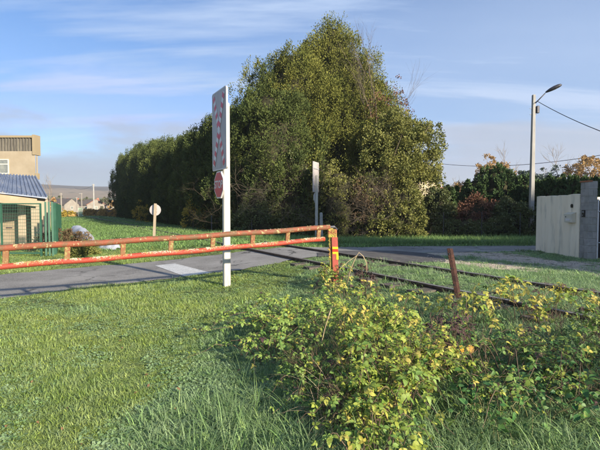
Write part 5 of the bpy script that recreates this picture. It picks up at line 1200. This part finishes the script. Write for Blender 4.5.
def eul(nrm, rs):
    """matrix with Z near nrm and random heading"""
    z = Vector(nrm).normalized(); h = Vector((rs.gauss(0, 1), rs.gauss(0, 1), rs.gauss(0, .3))); x_ = h.cross(z)
    if x_.length < 1e-3: x_ = Vector((1, 0, 0))
    x_.normalize(); y_ = z.cross(x_); from mathutils import Matrix
    return Matrix((x_, y_, z)).transposed()
def bramble(name, label, loc, clumps, mats, weights, seed, nobj=300, cane_m='cane', base=None, droop=.55, catn='bramble bush', stuffname='small_leaves', lean=None, side=True):
    """clumps: (x, y, radius, height, canes, leaf spacing, leaf scale)"""
    rs = random.Random(seed); root = thing(name, (loc[0], loc[1], 0), label, catn); base = base or LEAFV; ms = leaf_meshes('leaf', mats, base)
    b = MB(); L = []
    for (cx, cy, cr, ch, nc, sp, sc) in clumps:
        for _ in range(nc):
            a = rs.uniform(0, 6.28); r0 = cr * .5 * rs.random(); p = Vector((cx + math.cos(a) * r0, cy + math.sin(a) * r0, float(T(cx, cy)) - .02)); a2 = a + rs.gauss(0, .8); reach = cr * rs.uniform(.3, 1.15); hh = ch * rs.uniform(.55, 1.1); pts = []; n = 9
            for i in range(n + 1):
                t = i / n; z = hh * (1 - (1 - min(t / .62, 1)) ** 2) - (hh * droop * rs.uniform(.5, 1.1) * max(0, t - .62) / .38) ** 1.0 * (1 if t > .62 else 0)
                pts.append(p + Vector((math.cos(a2) * reach * t ** 1.3, math.sin(a2) * reach * t ** 1.3, max(z, .02) + rs.gauss(0, .008))))
            b.tube(pts, [.0042 * (1 - .65 * i / n) for i in range(n + 1)], 4, caps=False)
            clen = sum((pts[i+1] - pts[i]).length for i in range(n)); k = max(2, int(clen / sp))
            for j in range(k):
                t = .22 + .78 * (j + rs.random() * .6) / k; t = min(t, .999); i = int(t * n); q = pts[i].lerp(pts[i + 1], t * n - i)
                off = Vector((rs.gauss(0, .03), rs.gauss(0, .03), abs(rs.gauss(.012, .02)))); nn = Vector((rs.gauss(0, .45), rs.gauss(-.35, .4), 1.0 + rs.gauss(0, .15)))
                L.append((q + off, nn, sc * rs.uniform(.6, 1.25)))
    b.build('canes', M[cane_m], root)
    from mathutils import Matrix
    def score(t):
        p = t[0]
        if p.y < 1.5: return 0
        u = 300 + 440 * p.x / p.y; v = 208 + 440 * (EYE - p.z) / p.y
        return t[2] / p.y * (1 if (-5 < u < 605 and v < 455) else .01)
    L.sort(key=score, reverse=True); cum = np.cumsum(weights) / sum(weights)
    SV = [[] for _ in mats]; SF = [[] for _ in mats]; SB = [0] * len(mats)
    for i, (q, nn, s) in enumerate(L):
        mi = int(np.searchsorted(cum, rs.random())); vi = rs.randrange(len(base)); R3 = eul(nn, rs)
        if i < nobj:
            o = bpy.data.objects.new('leaf', ms[mi][vi]); link(o, root); o.matrix_local = Matrix.Translation(q - root.location) @ R3.to_4x4() @ Matrix.Scale(s, 4)
        else:
            v, f = base[vi]; w = (v * s) @ np.array(R3).T + np.array(q); SV[mi].append(w); SF[mi].append(f + SB[mi]); SB[mi] += len(v)
    V = []; F = []; Mi = []; bb = 0
    for mi in range(len(mats)):
        if SV[mi]: v = np.concatenate(SV[mi]); f = np.concatenate(SF[mi]); V.append(v); F.append(f + bb); Mi.append(np.full(len(f), mi)); bb += len(v)
    if V: npmesh(stuffname, np.concatenate(V), np.concatenate(F), [M[m_] for m_ in mats], root, midx=np.concatenate(Mi), kind='stuff')
    return root
bramble('bramble_bush', 'large bramble bush with lime yellow leaves in the centre foreground', (.75, 3.6), [
    (.42, 2.35, .32, .30, 20, .07, .72), (.52, 2.85, .42, .42, 34, .055, .80), (.66, 3.35, .52, .54, 38, .058, .82), (.66, 4.0, .55, .50, 34, .062, .88), (.70, 4.9, .6, .36, 20, .085, .9), (.80, 5.7, .6, .28, 12, .1, .95)],
    ['br_lime', 'br_y', 'br_g'], [.50, .16, .34], 1)
bramble('bramble_bush', 'low brambles creeping round the foot of the red barrier post', (.8, 7.0), [
    (.55, 7.25, .35, .40, 18, .07, 1.0), (.75, 6.5, .5, .30, 14, .09, 1.0), (1.2, 5.9, .6, .25, 8, .1, 1.0)],
    ['br_y', 'br_lime', 'br_g', 'br_d'], [.35, .25, .3, .1], 2, nobj=200)
bramble('bramble_bush', 'dark green brambles trailing into the grass left of the lime bush', (.0, 5.2), [
    (.05, 4.9, .8, .34, 34, .05, .8), (-.25, 4.2, .6, .28, 28, .06, .75), (.15, 3.5, .45, .34, 34, .055, .7), (-.1, 5.6, .7, .3, 20, .06, .85), (.3, 2.9, .3, .28, 18, .06, .65)],
    ['br_g', 'br_lime', 'br_d', 'br_y'], [.82, .07, .06, .05], 3, nobj=200)
bramble('bramble_bush', 'straggly bramble with pale yellow leaves in front of the rails', (2.2, 4.9), [
    (1.95, 4.9, .7, .42, 9, .12, 1.1), (2.65, 4.8, .7, .52, 14, .085, 1.15), (3.3, 4.6, .5, .45, 7, .1, 1.1), (1.5, 5.2, .6, .34, 7, .12, 1.05)],
    ['br_y', 'br_lime', 'br_g', 'br_d'], [.62, .2, .1, .08], 4, nobj=300)
bramble('bramble_bush', 'thin reddish brown bramble stems arching over the grass at lower right', (2.0, 3.5), [
    (1.75, 3.5, .6, .42, 7, .14, .85), (2.35, 3.6, .6, .42, 7, .14, .85), (2.9, 4.0, .5, .45, 6, .13, .9)],
    ['br_g', 'br_d', 'br_y', 'broad'], [.55, .05, .2, .2], 5, nobj=200)
bramble('weed_clump', 'broad leaved dark green weeds at the bottom right of the lime bush', (1.4, 3.0), [
    (1.25, 2.9, .3, .26, 14, .06, .75), (1.65, 2.9, .35, .24, 16, .06, .7), (2.1, 3.1, .25, .2, 8, .07, .7)],
    ['broad', 'br_g'], [.85, .15], 6, nobj=200, cane_m='cane_g', base=SINGLE, catn='weeds')
bramble('dead_weed', 'blackish dried weed standing between the red post and the near rail', (.9, 6.9), [(.98, 6.6, .16, .52, 9, .05, .8)], ['br_d'], [1], 7, nobj=60, catn='dead weed', droop=.2)
bramble('dead_weed', 'dark purplish dead weed right of the lime bush', (1.25, 3.8), [(1.28, 3.7, .25, .55, 16, .07, .62)], ['br_d', 'br_g'], [.85, .15], 8, nobj=120, catn='dead weed', droop=.25)
bramble('bramble_bush', 'leafy green tangle of brambles and weeds at the lower right corner', (2.6, 3.8), [
    (2.2, 3.4, .6, .30, 36, .055, .7), (2.8, 3.7, .55, .34, 30, .06, .75), (1.5, 3.2, .45, .26, 28, .055, .65), (1.1, 3.7, .4, .3, 20, .06, .7), (1.7, 4.1, .5, .3, 18, .07, .75)],
    ['br_g', 'broad', 'br_lime', 'br_d'], [.52, .24, .20, .04], 9, nobj=250)
def dry_twigs(label, x, y, w, h, n, seed, m):
    rs = random.Random(seed); root = thing('dry_twigs', (x, y, 0), label, 'twigs')
    b = MB()
    for _ in range(n): twigs(b, (x + rs.uniform(-w, w), y + rs.uniform(-w, w), float(T(x, y))), (rs.gauss(0, .4), rs.gauss(0, .3), 1), h * rs.uniform(.4, .8), .0032, 2, rs, .5, (2, 4), .18)
    b.build('twig', m, root)['kind'] = 'stuff'
dry_twigs('brown dead twigs poking through the lime bramble', .5, 3.3, .45, .6, 44, 31, M['cane'])
dry_twigs('fine brown twigs among the weeds at lower right', 2.1, 3.7, .8, .55, 34, 32, M['cane'])
dry_twigs('pale dry stems behind the straggly bramble', 2.7, 5.0, .7, .5, 26, 33, M['twig'])
def big_leaf(u, v, Y, s, m_, label, seed):
    rs = random.Random(seed); p = P(u, v, Y); root = thing('large_leaf', (p.x, p.y, p.z), label, 'leaf'); v_, f_ = leaflet(.10 * s, .046 * s, .2, .3); o = npmesh('blade', v_, f_, M[m_]); o.parent = root; o.rotation_euler = (R(-50), R(rs.uniform(-20, 20)), R(rs.uniform(120, 240)))
    b = MB(); b.tube([p, p + Vector((.01, .02, -.12)), p + Vector((.02, .05, -(p.z - float(T(p.x, p.y)))))], .0025, 4); b.build('stem', M['cane'], root)
big_leaf(503, 401, 3.1, .85, 'br_o', 'yellow orange leaf low among the weeds at lower right', 1)
big_leaf(459, 346, 3.7, .8, 'br_o', 'orange leaf of the pair beside the purplish weed, left one', 2)
big_leaf(470, 345, 3.75, .8, 'br_o', 'orange leaf of the pair beside the purplish weed, right one', 3)
big_leaf(493, 391, 3.2, .5, 'br_o', 'small rust orange leaf just above the yellow orange leaf', 4)
def long_canes():
    rs = random.Random(12); root = thing('bramble_cane', (1.5, 3.6, 0), 'thick dark bramble stem slanting down across the lower right', 'stem'); b = MB()
    pts = [P(432, 328, 4.0), P(450, 345, 3.85), P(470, 362, 3.7), P(492, 385, 3.5), P(508, 402, 3.35), P(522, 425, 3.2)]; b.tube(pts, [.009, .010, .010, .009, .008, .007], 6); b.build('stem', M['cane'], root, smooth=True)
    b = MB()
    for q in pts[:-1]: b.tube([q, q + Vector((rs.uniform(-.2, .2), rs.uniform(-.1, .1), rs.uniform(.02, .2)))], [.004, .002], 4)
    b.build('side_stem', M['cane'], root)
    root = thing('dry_stalk', (.7, 6.5, 0), 'thin straw coloured stem arching right of the red post', 'dry stem'); b = MB()
    b.tube([P(347, 284, 6.6), P(351, 268, 6.6), P(356, 257, 6.6), P(359, 252.5, 6.6), P(363, 256, 6.6), P(366.5, 263, 6.6), P(366.5, 272, 6.6)], .007, 5); b.build('stem', M['straw'], root, smooth=True)
    b = MB(); b.tube([P(357, 255.5, 6.6), P(349, 261, 6.55), P(341, 268, 6.5)], .004, 4); b.build('side_stem', M['straw'], root)
    root = thing('dry_stalk', (.3, 4.4, 0), 'straight straw stem leaning at the left of the lime bush', 'dry stem'); b = MB(); b.tube([P(321, 345, 3.9), P(325, 328, 3.9), P(329, 315, 3.9)], .005, 5); b.build('stem', M['straw'], root); b = MB(); b.tube([P(329, 315, 3.9), P(331, 309, 3.9)], .008, 5); b.build('seed_head', M['straw'], root)
long_canes()
def dry_clump():
    root = thing('dry_grass_clump', (.28, 3.0, 0), 'clump of bleached straw grass at the left side of the lime bush', 'dry grass')
    for k, (x, y, n, h) in enumerate([(.25, 2.95, 60, .50), (.36, 3.05, 50, .6), (.2, 2.8, 30, .35)]):
        v, f, a = blades(n, .10, h * .5, h * 1.15, .006, 3.0, 7); v = v + np.array([x, y, 0]); o = npmesh('straw_tuft', v, f, M['straw'], root, attr=a)
dry_clump()

# ------------------------------------------------------------------ unseen house and trees, added to throw shade into the picture
house('house', 'unseen two storey rendered house added right of the block pillar, outside the picture', 30.0, 5.0, 8, 9, 5.6, 3.2, R(0), M['housewall'], M['redroof'], [(-2, 1, 1.1, 1.3, 'l'), (2, 1, 1.1, 1.3, 'l'), (-2, 3.6, 1.1, 1.3, 'l'), (2, 3.6, 1.1, 1.3, 'l'), (-2, 1, 1.1, 1.3, 'f'), (2, 3.6, 1.1, 1.3, 'f')])
shrub('broadleaf_tree', 'unseen round tree added behind the camera on the right to shade the foreground', 'tree', 11.5, -5.5, 2.6, 2.6, 4.6, 201, 90, 40, .18, .08, M['olive'], z0=.8, crad=.8, trunk_h=3.5, limbs=6, tr=.2, core=False)

for i, (x, y, h, lab) in enumerate([(15.0, 3.6, 10.6, 'unseen tall cypress added on the right to cast shade, nearest the track'), (17.6, 4.0, 11.5, 'unseen tallest cypress added on the right to cast shade'), (18.6, 11.4, 7.2, 'unseen cypress added to shade the bushes beyond the road, nearest the pillar'), (20.6, 12.2, 7.4, 'unseen middle cypress added to shade the bushes beyond the road'), (22.6, 13.0, 7.4, 'unseen cypress added to shade the bushes beyond the road, farthest from the track')]):
    root = thing('cypress_tree', (x, y, 0), lab, 'tree'); trunk(root, (x, y, 0), 8, .25); crown_from(cyp_meshes[i % 3], root, None, i, (.55, .55, h / 8.0))  # cypresses added out of view to shade the tall trees' foot and right bushes
# ------------------------------------------------------------------ the air
hz = MB(); hz.box((-3200, -400, -1.2), (3200, 3200, 125)); ho = hz.build('haze', [])
ho['kind'] = 'stuff'; ho['label'] = 'thin morning haze over the whole place'
hm = bpy.data.materials.new('haze'); hm.use_nodes = True; hm.node_tree.nodes.clear()
pv = hm.node_tree.nodes.new('ShaderNodeVolumePrincipled'); pv.inputs['Color'].default_value = (0.82, 0.87, 0.95, 1); pv.inputs['Density'].default_value = 0.0005; pv.inputs['Anisotropy'].default_value = 0.2
mo = hm.node_tree.nodes.new('ShaderNodeOutputMaterial'); hm.node_tree.links.new(pv.outputs[0], mo.inputs['Volume']); ho.data.materials.append(hm)
